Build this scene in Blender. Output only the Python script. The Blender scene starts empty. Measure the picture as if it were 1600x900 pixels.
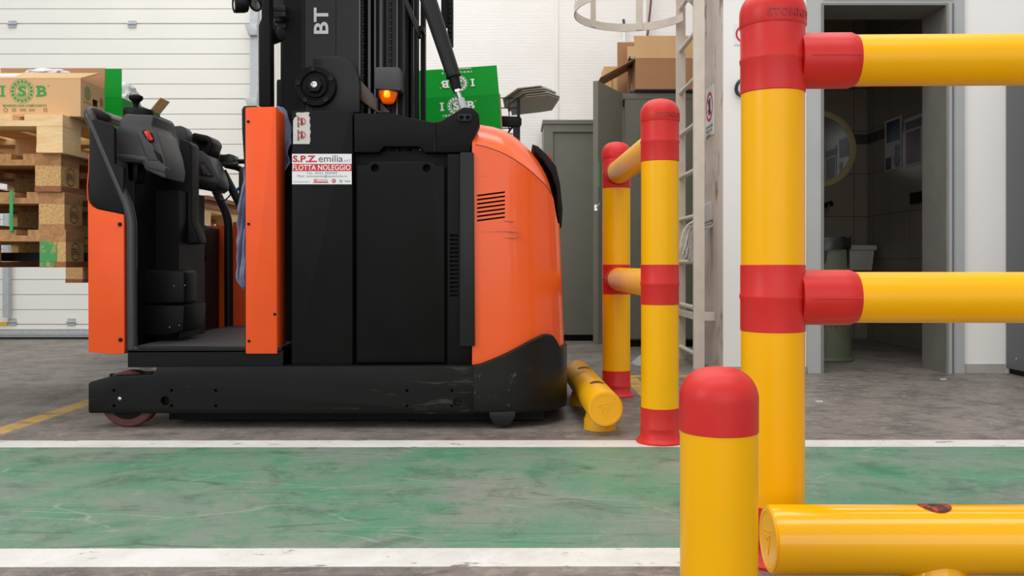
import bpy, bmesh, math, random
from mathutils import Vector, Matrix, noise
R = math.radians
random.seed(7)
SC = bpy.context.scene
COL = SC.collection
F = 1400.0          # focal length in px for the 1600x900 frame
CZ = 0.6            # eye height
HY = 413.0          # horizon row

# ---------------------------------------------------------------- camera, light
cam = bpy.data.objects.new('camera', bpy.data.cameras.new('camera'))
COL.objects.link(cam)
cam.location = (0, 0, CZ)
cam.rotation_euler = (R(90), 0, 0)
cam.data.sensor_width = 36
cam.data.lens = 36 * F / 1600
cam.data.shift_y = -(450 - HY) / 1600
cam.data.clip_start = 0.02
SC.camera = cam

SC.view_settings.view_transform = 'Standard'
SC.view_settings.look = 'None'
SC.view_settings.exposure = 0.0
SC.view_settings.gamma = 1.0
SC.view_settings.use_curve_mapping = False

world = bpy.data.worlds.new('world')
SC.world = world
world.use_nodes = True
world.node_tree.nodes['Background'].inputs[0].default_value = (0.97, 0.985, 1.0, 1)
world.node_tree.nodes['Background'].inputs[1].default_value = 0.56

def area(name, loc, target, sx, sy, power, col=(1, 1, 1)):
    d = bpy.data.lights.new(name, 'AREA')
    d.shape = 'RECTANGLE'; d.size = sx; d.size_y = sy; d.energy = power; d.color = col
    o = bpy.data.objects.new(name, d); COL.objects.link(o)
    o.location = loc
    o.rotation_euler = (Vector(target) - Vector(loc)).to_track_quat('-Z', 'Y').to_euler()
    return o
area('hall_light', (-0.6, 3.2, 5.2), (-0.6, 3.2, 0), 7.0, 1.4, 130, (1, 0.985, 0.96))
area('hall_light', (-0.6, 0.2, 5.2), (-0.6, 0.2, 0), 7.0, 1.4, 130, (1, 0.985, 0.96))
area('hall_light', (-0.6, 6.0, 5.2), (-0.6, 6.0, 0), 7.0, 1.0, 95, (1, 0.985, 0.96))
area('front_fill', (0.5, -5.5, 2.3), (0.3, 3.0, 0.8), 9.0, 4.0, 165, (1, 1, 1))  # fill added behind the camera to brighten the faces turned to it
area('side_daylight', (-6.5, -1.5, 3.2), (0, 3.5, 0.6), 2.6, 2.2, 120, (1, 1, 1))

# ---------------------------------------------------------------- materials
def lin(c):
    def f(u):
        u /= 255.0
        return u / 12.92 if u <= 0.04045 else ((u + 0.055) / 1.055) ** 2.4
    return tuple(f(v) for v in c)

class NT:
    def __init__(s, name):
        s.m = bpy.data.materials.new(name); s.m.use_nodes = True
        s.t = s.m.node_tree; s.N = s.t.nodes; s.L = s.t.links
        s.b = s.N['Principled BSDF']
    def n(s, typ, **kw):
        q = s.N.new(typ)
        for k, v in kw.items():
            setattr(q, k, v)
        return q
    def put(s, sock, v):
        if hasattr(v, 'is_output') or isinstance(v, bpy.types.NodeSocket):
            s.L.new(v, sock)
        else:
            if sock.type == 'RGBA' and len(v) == 3: v = (*v, 1)
            sock.default_value = v
    def math(s, op, a, b=0.0, c=0.0, clamp=False):
        q = s.n('ShaderNodeMath', operation=op, use_clamp=clamp)
        for i, v in enumerate((a, b, c)): s.put(q.inputs[i], v)
        return q.outputs[0]
    def mix(s, f, a, b):
        q = s.n('ShaderNodeMix', data_type='RGBA')
        s.put(q.inputs[0], f); s.put(q.inputs[6], a); s.put(q.inputs[7], b)
        return q.outputs[2]
    def coord(s, kind='Object', scale=(1, 1, 1)):
        tc = s.n('ShaderNodeTexCoord'); mp = s.n('ShaderNodeMapping')
        mp.inputs['Scale'].default_value = scale
        s.L.new(tc.outputs[kind], mp.inputs[0])
        return mp.outputs[0]
    def noise(s, vec, scale, detail=4, rough=0.55, dist=0.0):
        q = s.n('ShaderNodeTexNoise')
        s.L.new(vec, q.inputs['Vector'])
        q.inputs['Scale'].default_value = scale; q.inputs['Detail'].default_value = detail
        q.inputs['Roughness'].default_value = rough; q.inputs['Distortion'].default_value = dist
        return q.outputs[0]
    def ramp(s, f, lo, hi):
        q = s.n('ShaderNodeMapRange'); q.clamp = True
        s.put(q.inputs[0], f); q.inputs[1].default_value = lo; q.inputs[2].default_value = hi
        return q.outputs[0]
    def band(s, v, a, b):   # 1 inside a..b
        return s.math('MULTIPLY', s.math('GREATER_THAN', v, a), s.math('LESS_THAN', v, b))
    def bump(s, h, strength, dist=0.005):
        q = s.n('ShaderNodeBump'); q.inputs['Strength'].default_value = strength
        q.inputs['Distance'].default_value = dist
        s.L.new(h, q.inputs['Height']); s.L.new(q.outputs[0], s.b.inputs['Normal'])

MATS = {}
def mat(name, rgb, rough=0.5, metal=0.0, var=0.08, vscale=9, stretch=(1, 1, 1), bump=0.0, bscale=120, rvar=0.08, spec=0.5, alpha=1.0):
    if name in MATS: return MATS[name]
    g = NT(name); c = lin(rgb)
    v = g.coord(scale=stretch)
    nz = g.noise(v, vscale)
    f = g.ramp(nz, 0.3, 0.7)
    g.put(g.b.inputs['Base Color'], g.mix(f, tuple(x * (1 - var) for x in c), tuple(min(1, x * (1 + var)) for x in c)))
    g.put(g.b.inputs['Roughness'], g.math('MULTIPLY_ADD', nz, rvar * 2, rough - rvar))
    g.b.inputs['Metallic'].default_value = metal
    g.b.inputs['Specular IOR Level'].default_value = spec
    g.b.inputs['Alpha'].default_value = alpha
    if bump: g.bump(g.noise(v, bscale, 3), bump, 0.002)
    MATS[name] = g.m
    return g.m

def wear_mat(name, rgb, wear_rgb, rough, amount, wscale, stretch=(1, 1, 1), spec=0.5, bump=0.0):
    """painted surface with scuffs: shaped patches of another colour"""
    g = NT(name); v = g.coord(scale=stretch)
    a = g.noise(v, wscale, 8, 0.72)
    b = g.noise(v, wscale * 0.23, 2)
    m = g.ramp(g.math('MULTIPLY_ADD', b, 0.5, a), 1.08 - amount, 1.16 - amount)
    c = lin(rgb)
    lo = g.noise(v, 2.5, 3)
    base = g.mix(lo, tuple(x * 0.95 for x in c), tuple(min(1, x * 1.05) for x in c))
    g.put(g.b.inputs['Base Color'], g.mix(m, base, lin(wear_rgb)))
    g.put(g.b.inputs['Roughness'], g.math('MULTIPLY_ADD', a, 0.2, rough - 0.1))
    g.b.inputs['Specular IOR Level'].default_value = spec
    if bump: g.bump(g.noise(v, 300, 2), bump, 0.001)
    MATS[name] = g.m
    return g.m

def wood_mat(name, c1, c2, sc):
    g = NT(name); v = g.coord('Object', sc)
    a = g.noise(v, 7, 6, 0.65, 0.6); b = g.noise(v, 32, 3)
    f = g.ramp(g.math('MULTIPLY_ADD', b, 0.4, g.math('MULTIPLY', a, 0.8)), 0.4, 0.85)
    g.put(g.b.inputs['Base Color'], g.mix(f, lin(c1), lin(c2)))
    g.b.inputs['Roughness'].default_value = 0.75
    g.bump(a, 0.3, 0.003)
    MATS[name] = g.m
    return g.m

M_YEL = wear_mat('yellow_plastic', (250, 182, 0), (222, 152, 6), 0.33, 0.13, 6, (1, 1, 3), spec=0.28)
M_YELG = wear_mat('glossy_yellow_plastic', (250, 182, 0), (222, 152, 6), 0.14, 0.13, 6, (1, 1, 3))
M_YELOLD = wear_mat('scuffed_yellow_plastic', (238, 174, 10), (190, 135, 40), 0.4, 0.22, 14, (1, 0.4, 1))
M_RED = mat('red_plastic', (208, 45, 41), 0.40, var=0.05, bump=0.04, spec=0.32)
M_ORANGE = wear_mat('orange_paint', (240, 96, 42), (190, 90, 56), 0.2, 0.135, 16, (1, 1, 2.5), spec=0.35)
M_ORANGE2 = mat('orange_panel_paint', (238, 90, 40), 0.36, var=0.03, spec=0.22)
M_BLACK = mat('black_paint', (14, 14, 14), 0.5, var=0.25, vscale=4, bump=0.06, bscale=200, spec=0.14)
M_BLACK2 = mat('dark_steel', (33, 32, 34), 0.4, var=0.1, stretch=(1, 1, 0.2), spec=0.25)
M_DEEP = mat('deep_black', (9, 9, 10), 0.55, var=0.1, spec=0.2)
M_ARM = wear_mat('scraped_black_steel', (17, 17, 17), (60, 57, 54), 0.48, 0.22, 10, (0.35, 1, 2.2), spec=0.18)
M_PLAST = mat('charcoal_plastic', (54, 54, 57), 0.48, var=0.04, bump=0.15, bscale=900)
M_PLAST_DK = mat('black_plastic', (15, 15, 16), 0.5, var=0.04, spec=0.2)
M_RUBBER = mat('black_rubber', (25, 25, 26), 0.6)
M_TYRE = mat('polyurethane_tyre', (92, 48, 46), 0.5, var=0.15, vscale=20)
M_STEEL = mat('bright_steel', (200, 200, 202), 0.25, 1.0)
M_GALV = mat('galvanised_steel', (176, 180, 182), 0.5, 0.35, var=0.1, vscale=30)
M_RAILLIT = mat('lit_mast_steel', (80, 78, 80), 0.34, 0.6, stretch=(1, 1, 0.1))  # steel lightened to carry the bright edge highlights of the mast
M_MAT = mat('rubber_mat', (66, 64, 64), 0.6, bump=0.3, bscale=400)
M_STICK = mat('white_sticker', (228, 228, 230), 0.45, var=0.03)
M_STICKOLD = mat('worn_white_sticker', (196, 194, 188), 0.5, var=0.1, vscale=60)
M_PRED = mat('print_red', (196, 34, 42), 0.45, var=0.03)
M_PGREY = mat('print_grey', (104, 106, 112), 0.5, var=0.03)
M_PBLK = mat('print_black', (30, 32, 32), 0.5)
M_PWHITE = mat('print_white', (236, 238, 236), 0.5, var=0.02)
M_PGREEN = mat('print_green', (62, 146, 66), 0.6, var=0.05)
M_PBROWN = mat('print_brown', (150, 108, 70), 0.7)
M_KRAFT = mat('kraft_board', (212, 170, 122), 0.78, var=0.05, vscale=3, bump=0.05)
M_KRAFT2 = mat('brown_board', (172, 128, 90), 0.8, var=0.06, vscale=3)
M_GREEN = mat('green_board', (0, 150, 42), 0.5, var=0.03, spec=0.15)
M_GREYBOARD = mat('grey_board', (186, 190, 180), 0.7, var=0.06)
M_CAB = mat('grey_green_steel', (114, 113, 101), 0.5, var=0.04)
M_CABD = mat('grey_blue_steel', (96, 98, 102), 0.5, var=0.04)
M_LADDER = mat('cream_paint', (212, 203, 190), 0.5, var=0.06, vscale=14)
M_WOODA = wood_mat('pale_pine', (244, 214, 164), (222, 178, 122), (1, 1, 5))
M_WOODB = wood_mat('weathered_pine', (196, 148, 96), (140, 92, 54), (5, 1, 5))
M_WOODC = wood_mat('red_brown_pine', (170, 108, 68), (112, 66, 40), (2, 1, 5))
M_CHIP = mat('chipboard_block', (202, 160, 106), 0.85, var=0.35, vscale=160, bump=0.4, bscale=300)
M_GREENPAINT = wear_mat('green_block_paint', (66, 150, 82), (190, 150, 100), 0.7, 0.33, 40)
M_CLOTH = mat('blue_grey_cloth', (128, 132, 164), 0.9, var=0.15, vscale=60, bump=0.3, bscale=500)
M_MOP = mat('mop_yarn', (206, 200, 192), 0.95, var=0.2, vscale=70, bump=0.5, bscale=500)
M_MOPHEAD = mat('mop_socket', (190, 188, 190), 0.6)
M_BIN = mat('olive_plastic', (84, 90, 68), 0.5)
M_BAG = mat('black_bag', (26, 28, 26), 0.3, bump=0.4, bscale=60)
M_WHITEPL = mat('white_plastic', (222, 220, 212), 0.4)
M_BLUE = mat('navy_plastic', (28, 44, 78), 0.5)
M_MIRROR = mat('mirror_glass', (220, 222, 222), 0.03, 1.0, rvar=0.0)
M_IVORY = mat('ivory_plastic', (216, 200, 150), 0.5)
M_FRAME = mat('grey_frame_paint', (172, 174, 174), 0.4, var=0.05, vscale=3)
M_SKIRT = mat('grey_skirting', (168, 166, 158), 0.6, var=0.1)
M_WHITEWALL = wear_mat('white_plaster', (238, 236, 233), (216, 208, 198), 0.75, 0.12, 9, (1, 1, 0.7))
M_GRIME = wear_mat('grimy_plaster', (204, 194, 184), (140, 122, 104), 0.8, 0.30, 5, (1, 1, 0.5))
M_GREENTAPE = mat('green_strap', (24, 158, 84), 0.4)
M_BAGCLEAR = mat('white_film', (236, 236, 236), 0.3, bump=0.6, bscale=30)
M_HOSE = mat('dark_hose', (62, 64, 62), 0.5)

def make_wall_ribbed():
    g = NT('painted_ribbed_wall'); v = g.coord()
    sep = g.n('ShaderNodeSeparateXYZ'); g.L.new(v, sep.inputs[0])
    wob = g.noise(v, 1.6, 3)
    z = g.math('MULTIPLY_ADD', wob, 0.02, sep.outputs[2])
    fr = g.math('FRACT', g.math('MULTIPLY', z, 42.0))
    tri = g.math('ABSOLUTE', g.math('SUBTRACT', fr, 0.5))
    nz = g.noise(g.coord(scale=(1, 1, 6)), 9, 5, 0.6)
    h = g.math('MULTIPLY', g.ramp(tri, 0.0, 0.16), g.ramp(nz, 0.1, 0.55))
    c = g.mix(g.ramp(g.noise(v, 1.2, 4), 0.35, 0.7), lin((238, 235, 231)), lin((246, 244, 242)))
    c = g.mix(g.math('MULTIPLY', g.math('SUBTRACT', 1.0, h), 0.10), c, lin((190, 180, 170)))
    g.put(g.b.inputs['Base Color'], c)
    g.b.inputs['Roughness'].default_value = 0.7
    g.bump(h, 0.2, 0.006)
    return g.m
M_RIB = make_wall_ribbed()
M_DOORPANEL = mat('off_white_panel', (234, 233, 226), 0.5, var=0.025, vscale=2)
M_SEAM = mat('panel_groove', (205, 203, 196), 0.7)

def make_tiles():
    g = NT('washroom_tiles'); v = g.coord()
    sep = g.n('ShaderNodeSeparateXYZ'); g.L.new(v, sep.inputs[0])
    h = g.math('ADD', sep.outputs[0], sep.outputs[1])
    fx = g.math('FRACT', g.math('MULTIPLY', h, 3.0)); fz = g.math('FRACT', g.math('ADD', g.math('MULTIPLY', sep.outputs[2], 2.9), 0.15))
    gr = g.math('MAXIMUM', g.math('LESS_THAN', fx, 0.018), g.math('LESS_THAN', fz, 0.018))
    c = g.mix(gr, lin((150, 139, 124)), lin((84, 76, 68)))
    bandm = g.band(sep.outputs[2], 1.57, 1.65)
    bn = g.ramp(g.noise(v, 12, 2), 0.4, 0.6)
    c = g.mix(bandm, c, g.mix(bn, lin((34, 32, 32)), lin((70, 64, 58))))
    g.put(g.b.inputs['Base Color'], c); g.b.inputs['Roughness'].default_value = 0.35
    return g.m
M_TILES = make_tiles()

def make_floor():
    g = NT('workshop_floor'); v = g.coord()
    sep = g.n('ShaderNodeSeparateXYZ'); g.L.new(v, sep.inputs[0])
    x, y = sep.outputs[0], sep.outputs[1]
    big = g.noise(v, 0.9, 5, 0.6); mid = g.noise(v, 5.0, 12, 0.74, 0.3); fine = g.noise(v, 70, 6, 0.75)
    gr = g.noise(v, 18, 10, 0.78, 0.2)
    def scratches(rot, sc, wid, seed, lo):
        tc = g.n('ShaderNodeTexCoord'); mp = g.n('ShaderNodeMapping')
        mp.inputs['Rotation'].default_value = (0, 0, rot); mp.inputs['Scale'].default_value = sc
        mp.inputs['Location'].default_value = (seed, seed * 1.7, 0)
        g.L.new(tc.outputs['Object'], mp.inputs[0])
        wn_ = g.n('ShaderNodeTexNoise'); g.L.new(mp.outputs[0], wn_.inputs['Vector']); wn_.inputs['Scale'].default_value = 1.2
        ad = g.n('ShaderNodeVectorMath', operation='MULTIPLY_ADD'); g.L.new(wn_.outputs['Color'], ad.inputs[0]); ad.inputs[1].default_value = (0.35, 0.35, 0); g.L.new(mp.outputs[0], ad.inputs[2])
        vo = g.n('ShaderNodeTexVoronoi', feature='DISTANCE_TO_EDGE'); vo.voronoi_dimensions = '2D'
        g.L.new(ad.outputs[0], vo.inputs['Vector']); vo.inputs['Scale'].default_value = 1.0
        ed = g.math('SUBTRACT', 1.0, g.ramp(vo.outputs[0], 0.0, wid))
        ms = g.ramp(g.noise(mp.outputs[0], 1.9, 6, 0.7), lo, lo + 0.05)
        return g.math('MULTIPLY', ed, ms)
    s1 = scratches(0.45, (0.8, 4.0, 1), 0.012, 3.1, 0.50); s2 = scratches(-0.7, (1.0, 4.0, 1), 0.010, 8.3, 0.51)
    s3 = scratches(1.25, (1.2, 5.0, 1), 0.011, 5.7, 0.50); s4 = scratches(0.15, (1.0, 7.0, 1), 0.03, 1.7, 0.50)
    light_s = g.math('MAXIMUM', g.math('MAXIMUM', s1, s2), s3)
    dark_s = g.math('MAXIMUM', s4, scratches(0.8, (1.4, 5.0, 1), 0.03, 11.2, 0.55))
    conc = g.mix(g.ramp(big, 0.3, 0.7), lin((112, 105, 100)), lin((140, 133, 125)))
    conc = g.mix(g.math('MULTIPLY', g.ramp(mid, 0.47, 0.58), 0.68), conc, lin((88, 83, 81)))
    conc = g.mix(g.math('MULTIPLY', g.ramp(gr, 0.51, 0.62), 0.50), conc, lin((168, 158, 146)))
    conc = g.mix(g.math('MULTIPLY', g.ramp(fine, 0.54, 0.68), 0.45), conc, lin((70, 65, 62)))
    conc = g.mix(g.math('MULTIPLY', dark_s, 0.5), conc, lin((64, 58, 56)))
    conc = g.mix(g.math('MULTIPLY', light_s, 0.35), conc, lin((180, 172, 160)))
    # green walkway
    gm = g.noise(v, 2.4, 12, 0.70, 0.35)
    grn = g.mix(g.ramp(gm, 0.38, 0.62), lin((128, 138, 126)), lin((78, 138, 104)))
    g2 = g.noise(v, 3.1, 10, 0.66, 0.5)
    grn = g.mix(g.math('MULTIPLY', g.ramp(g2, 0.56, 0.68), 0.75), grn, lin((40, 122, 80)))
    dk = g.noise(v, 5.2, 12, 0.76, 0.5)
    grn = g.mix(g.math('MULTIPLY', g.ramp(dk, 0.52, 0.63), 0.55), grn, lin((72, 88, 78)))
    grn = g.mix(g.math('MULTIPLY', g.ramp(gr, 0.54, 0.66), 0.42), grn, lin((148, 160, 146)))
    grn = g.mix(g.math('MULTIPLY', g.ramp(fine, 0.55, 0.68), 0.35), grn, lin((58, 80, 68)))
    grn = g.mix(g.math('MULTIPLY', dark_s, 0.55), grn, lin((46, 66, 56)))
    grn = g.mix(g.math('MULTIPLY', light_s, 0.32), grn, lin((186, 194, 180)))
    u = g.math('MULTIPLY_ADD', x, -0.0035, y)
    edge = g.math('MULTIPLY_ADD', fine, 0.006, u)
    col = g.mix(g.band(edge, 1.85, 2.98), conc, grn)
    wn = g.noise(g.coord(scale=(0.9, 2.2, 1)), 8, 9, 0.75)
    worn = g.ramp(wn, 0.60, 0.645)
    whitec = g.mix(g.ramp(mid, 0.4, 0.75), lin((226, 224, 219)), lin((196, 192, 185)))
    whitec = g.mix(worn, whitec, lin((120, 116, 108)))
    wb = g.math('MAXIMUM', g.band(edge, 1.782, 1.898), g.band(edge, 2.945, 3.06))
    col = g.mix(wb, col, whitec)
    # yellow bay lines
    yn = g.ramp(wn, 0.52, 0.60)
    yc = g.mix(yn, lin((204, 160, 78)), lin((124, 112, 94)))
    b1 = g.math('MULTIPLY', g.band(x, -1.885, -1.802), g.band(y, 3.10, 6.5))
    b2 = g.math('MULTIPLY', g.band(x, 0.585, 0.66), g.band(y, 3.06, 4.86))
    b3 = g.math('MULTIPLY', g.band(y, 4.78, 4.86), g.band(x, 0.585, 1.10))
    col = g.mix(g.math('MAXIMUM', b1, g.math('MAXIMUM', b2, b3)), col, yc)
    g.put(g.b.inputs['Base Color'], col)
    g.put(g.b.inputs['Roughness'], g.math('MULTIPLY_ADD', mid, 0.3, 0.36))
    g.b.inputs['Specular IOR Level'].default_value = 0.4
    g.bump(g.math('ADD', fine, g.math('MULTIPLY', mid, 1.5)), 0.10, 0.004)
    return g.m
M_FLOOR = make_floor()

def emit_mat(name, rgb, strength):
    g = NT(name); g.b.inputs['Base Color'].default_value = (*lin(rgb), 1)
    g.b.inputs['Emission Color'].default_value = (*lin(rgb), 1)
    g.b.inputs['Emission Strength'].default_value = strength
    g.b.inputs['Roughness'].default_value = 0.2
    return g.m

# ---------------------------------------------------------------- geometry helpers
def W(px, py, Y):
    return Vector(((px - 800) * Y / F, Y, CZ + (HY - py) * Y / F))
def X_(px, Y): return (px - 800) * Y / F
def Z_(py, Y): return CZ + (HY - py) * Y / F

class MB:
    """collects shapes (world coordinates) for ONE mesh"""
    def __init__(s): s.bm = bmesh.new()
    def _bev(s, faces, bev, seg=2):
        if not bev: return
        es = set(e for f in faces for e in f.edges if len(e.link_faces) == 2 and e.calc_face_angle(0) > 0.5)
        if es: bmesh.ops.bevel(s.bm, geom=list(es), offset=bev, segments=seg, profile=0.5, affect='EDGES', clamp_overlap=True)
    def box(s, x0, x1, y0, y1, z0, z1, bev=0.0, seg=2, rot=None, piv=None):
        vs = [s.bm.verts.new((x, y, z)) for x in (x0, x1) for y in (y0, y1) for z in (z0, z1)]
        if rot is not None:
            p = Vector(piv) if piv is not None else Vector(((x0 + x1) / 2, (y0 + y1) / 2, (z0 + z1) / 2))
            for v in vs: v.co = p + rot @ (v.co - p)
        ids = [(0, 1, 3, 2), (4, 6, 7, 5), (0, 4, 5, 1), (2, 3, 7, 6), (0, 2, 6, 4), (1, 5, 7, 3)]
        fs = [s.bm.faces.new([vs[i] for i in q]) for q in ids]
        s._bev(fs, bev, seg); return s
    def prism(s, pts, axis, d0, d1, bev=0.0, seg=2):
        """pts 2-D polygon; axis y: (x,z); x: (y,z); z: (x,y)"""
        def p3(p, d):
            return {'y': (p[0], d, p[1]), 'x': (d, p[0], p[1]), 'z': (p[0], p[1], d)}[axis]
        a = [s.bm.verts.new(p3(p, d0)) for p in pts]; b = [s.bm.verts.new(p3(p, d1)) for p in pts]
        n = len(pts)
        fs = [s.bm.faces.new(a), s.bm.faces.new(b[::-1])]
        for i in range(n):
            fs.append(s.bm.faces.new([a[i], b[i], b[(i + 1) % n], a[(i + 1) % n]]))
        bmesh.ops.recalc_face_normals(s.bm, faces=fs)
        s._bev(fs, bev, seg); return s
    def pprism(s, px, Y0, Y1, bev=0.0, seg=2):
        return s.prism([(X_(a, Y0), Z_(b, Y0)) for a, b in px], 'y', Y0, Y1, bev, seg)
    def tube(s, pts, r, seg=16, caps=True, closed=False):
        pts = [Vector(p) for p in pts]; n = len(pts)
        rs = r if isinstance(r, (list, tuple)) else [r] * n
        rings = []; up = None
        for i, p in enumerate(pts):
            if closed: t = (pts[(i + 1) % n] - pts[i - 1])
            else: t = pts[min(i + 1, n - 1)] - pts[max(i - 1, 0)]
            t.normalize()
            if up is None:
                up = Vector((0, 0, 1)) if abs(t.z) < 0.9 else Vector((1, 0, 0))
            up = (up - t * up.dot(t)).normalized()
            q = t.cross(up)
            rings.append([s.bm.verts.new(p + (up * math.cos(a) + q * math.sin(a)) * rs[i]) for a in [2 * math.pi * k / seg for k in range(seg)]])
        m = n if closed else n - 1
        for i in range(m):
            A, B = rings[i], rings[(i + 1) % n]
            for k in range(seg):
                s.bm.faces.new([A[k], A[(k + 1) % seg], B[(k + 1) % seg], B[k]])
        if caps and not closed:
            s.bm.faces.new(rings[0][::-1]); s.bm.faces.new(rings[-1])
        return s
    def lathe(s, prof, c=(0, 0, 0), axis='z', seg=40, mtx=None):
        """prof list of (r, h)"""
        c = Vector(c)
        M = mtx or {'z': Matrix.Identity(3), 'x': Matrix(((0, 0, 1), (0, 1, 0), (-1, 0, 0))), 'y': Matrix(((1, 0, 0), (0, 0, 1), (0, -1, 0)))}[axis]
        rings = []
        for r, h in prof:
            if r < 1e-6: rings.append([s.bm.verts.new(c + M @ Vector((0, 0, h)))])
            else: rings.append([s.bm.verts.new(c + M @ Vector((r * math.cos(2 * math.pi * k / seg), r * math.sin(2 * math.pi * k / seg), h))) for k in range(seg)])
        fs = []
        for A, B in zip(rings, rings[1:]):
            for k in range(seg):
                k2 = (k + 1) % seg
                if len(A) == 1 and len(B) == 1: continue
                if len(A) == 1: fs.append(s.bm.faces.new([A[0], B[k], B[k2]]))
                elif len(B) == 1: fs.append(s.bm.faces.new([A[k], A[k2], B[0]]))
                else: fs.append(s.bm.faces.new([A[k], A[k2], B[k2], B[k]]))
        for rg in (rings[0], rings[-1]):
            if len(rg) > 1: fs.append(s.bm.faces.new(rg))
        bmesh.ops.recalc_face_normals(s.bm, faces=fs)
        return s
    def plate(s, pts, n, th):
        """polygon of 3-D points extruded by th along n"""
        n = Vector(n).normalized() * th
        a = [s.bm.verts.new(Vector(p)) for p in pts]; b = [s.bm.verts.new(Vector(p) + n) for p in pts]
        k = len(pts); fs = [s.bm.faces.new(a), s.bm.faces.new(b[::-1])]
        for i in range(k): fs.append(s.bm.faces.new([a[i], b[i], b[(i + 1) % k], a[(i + 1) % k]]))
        bmesh.ops.recalc_face_normals(s.bm, faces=fs); return s
    def grid(s, P, closed_u=False):
        """P[i][j] points -> quad grid"""
        V = [[s.bm.verts.new(p) for p in row] for row in P]
        n = len(V)
        for i in range(n if closed_u else n - 1):
            for j in range(len(V[0]) - 1):
                s.bm.faces.new([V[i][j], V[(i + 1) % n][j], V[(i + 1) % n][j + 1], V[i][j + 1]])
        return s
    def add(s, other):
        me = bpy.data.meshes.new('tmp'); other.bm.to_mesh(me); s.bm.from_mesh(me); bpy.data.meshes.remove(me); return s

ORIGIN = {}
def root(name, loc, label, cat, group=None):
    o = bpy.data.objects.new(name, None); COL.objects.link(o)
    o.location = loc; o.empty_display_size = 0.1
    ORIGIN[o] = Vector(loc)
    o['label'] = label; o['category'] = cat
    if group: o['group'] = group
    return o
def obj(name, mb, m, parent=None, label=None, cat=None, group=None, kind=None, ang=35, flat=False, origin=None):
    bm = mb.bm
    org = ORIGIN.get(parent, Vector((0, 0, 0))) if parent else (Vector(origin) if origin else Vector((0, 0, 0)))
    bmesh.ops.translate(bm, verts=bm.verts, vec=-org)
    bm.normal_update()
    for f in bm.faces: f.smooth = not flat
    for e in bm.edges:
        if len(e.link_faces) == 2 and e.calc_face_angle(0) > R(ang): e.smooth = False
    me = bpy.data.meshes.new(name); bm.to_mesh(me); bm.free()
    me.materials.append(m)
    o = bpy.data.objects.new(name, me); COL.objects.link(o)
    if parent: o.parent = parent
    else: o.location = org
    ORIGIN[o] = org
    if label: o['label'] = label
    if cat: o['category'] = cat
    if group: o['group'] = group
    if kind: o['kind'] = kind
    return o
def struct(name, mb, m, parent=None, **k):
    return obj(name, mb, m, parent, kind=None if parent else 'structure', **k)

def cut(o, cutter_mb):
    """boolean difference, applied"""
    bm = cutter_mb.bm; bmesh.ops.translate(bm, verts=bm.verts, vec=-ORIGIN[o])
    bmesh.ops.recalc_face_normals(bm, faces=bm.faces)
    me = bpy.data.meshes.new('c'); bm.to_mesh(me); bm.free()
    c = bpy.data.objects.new('c', me); COL.objects.link(c)
    if o.parent: c.parent = o.parent
    md = o.modifiers.new('b', 'BOOLEAN'); md.object = c; md.operation = 'DIFFERENCE'; md.solver = 'EXACT'
    dg = bpy.context.evaluated_depsgraph_get()
    new = bpy.data.meshes.new_from_object(o.evaluated_get(dg))
    o.modifiers.clear(); o.data = new
    bpy.data.objects.remove(c)
    return o

def solid(o, th, off=-1):
    md = o.modifiers.new('s', 'SOLIDIFY'); md.thickness = th; md.offset = off
    return o

_TXT = {}
def text_mesh(txt, bold=0.0, space=1.0):
    cu = bpy.data.curves.new('t', 'FONT'); cu.body = txt; cu.size = 1; cu.extrude = 0; cu.offset = bold; cu.space_character = space
    cu.resolution_u = 3
    o = bpy.data.objects.new('t', cu); COL.objects.link(o)
    dg = bpy.context.evaluated_depsgraph_get()
    me = bpy.data.meshes.new_from_object(o.evaluated_get(dg))
    bpy.data.objects.remove(o); bpy.data.curves.remove(cu)
    return me
def put_text(mb, txt, p0, u, v, w, h, lift=0.0006, bold=0.0, space=1.0, bend=None):
    """text fitted to w x h from corner p0 along unit vectors u, v; bend=(centre, radius) wraps on a vertical cylinder"""
    me = text_mesh(txt, bold, space)
    xs = [q.co.x for q in me.vertices]; ys = [q.co.y for q in me.vertices]
    x0, x1, y0, y1 = min(xs), max(xs), min(ys), max(ys)
    u = Vector(u); v = Vector(v); n = u.cross(v).normalized(); p0 = Vector(p0)
    vs = [mb.bm.verts.new(p0 + u * ((q.co.x - x0) / (x1 - x0) * w) + v * ((q.co.y - y0) / (y1 - y0) * h) + n * lift) for q in me.vertices]
    for f in me.polygons:
        try: mb.bm.faces.new([vs[i] for i in f.vertices])
        except ValueError: pass
    bpy.data.meshes.remove(me)
    return mb
def quad(mb, p0, u, v, x0, x1, y0, y1, lift=0.0006):
    u = Vector(u); v = Vector(v); n = u.cross(v).normalized(); p0 = Vector(p0)
    mb.bm.faces.new([mb.bm.verts.new(p0 + u * x + v * y + n * lift) for x, y in ((x0, y0), (x1, y0), (x1, y1), (x0, y1))])
    return mb
def disc(mb, p0, u, v, cx, cy, r0, r1, lift=0.0006, seg=28):
    """annulus r0..r1 (r0=0 a disc)"""
    u = Vector(u); v = Vector(v); n = u.cross(v).normalized(); p0 = Vector(p0)
    P = lambda r, a: p0 + u * (cx + r * math.cos(a)) + v * (cy + r * math.sin(a)) + n * lift
    A = [2 * math.pi * k / seg for k in range(seg)]
    if r0 <= 0:
        mb.bm.faces.new([mb.bm.verts.new(P(r1, a)) for a in A])
    else:
        i = [mb.bm.verts.new(P(r0, a)) for a in A]; o = [mb.bm.verts.new(P(r1, a)) for a in A]
        for k in range(seg): mb.bm.faces.new([i[k], o[k], o[(k + 1) % seg], i[(k + 1) % seg]])
    return mb
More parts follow.
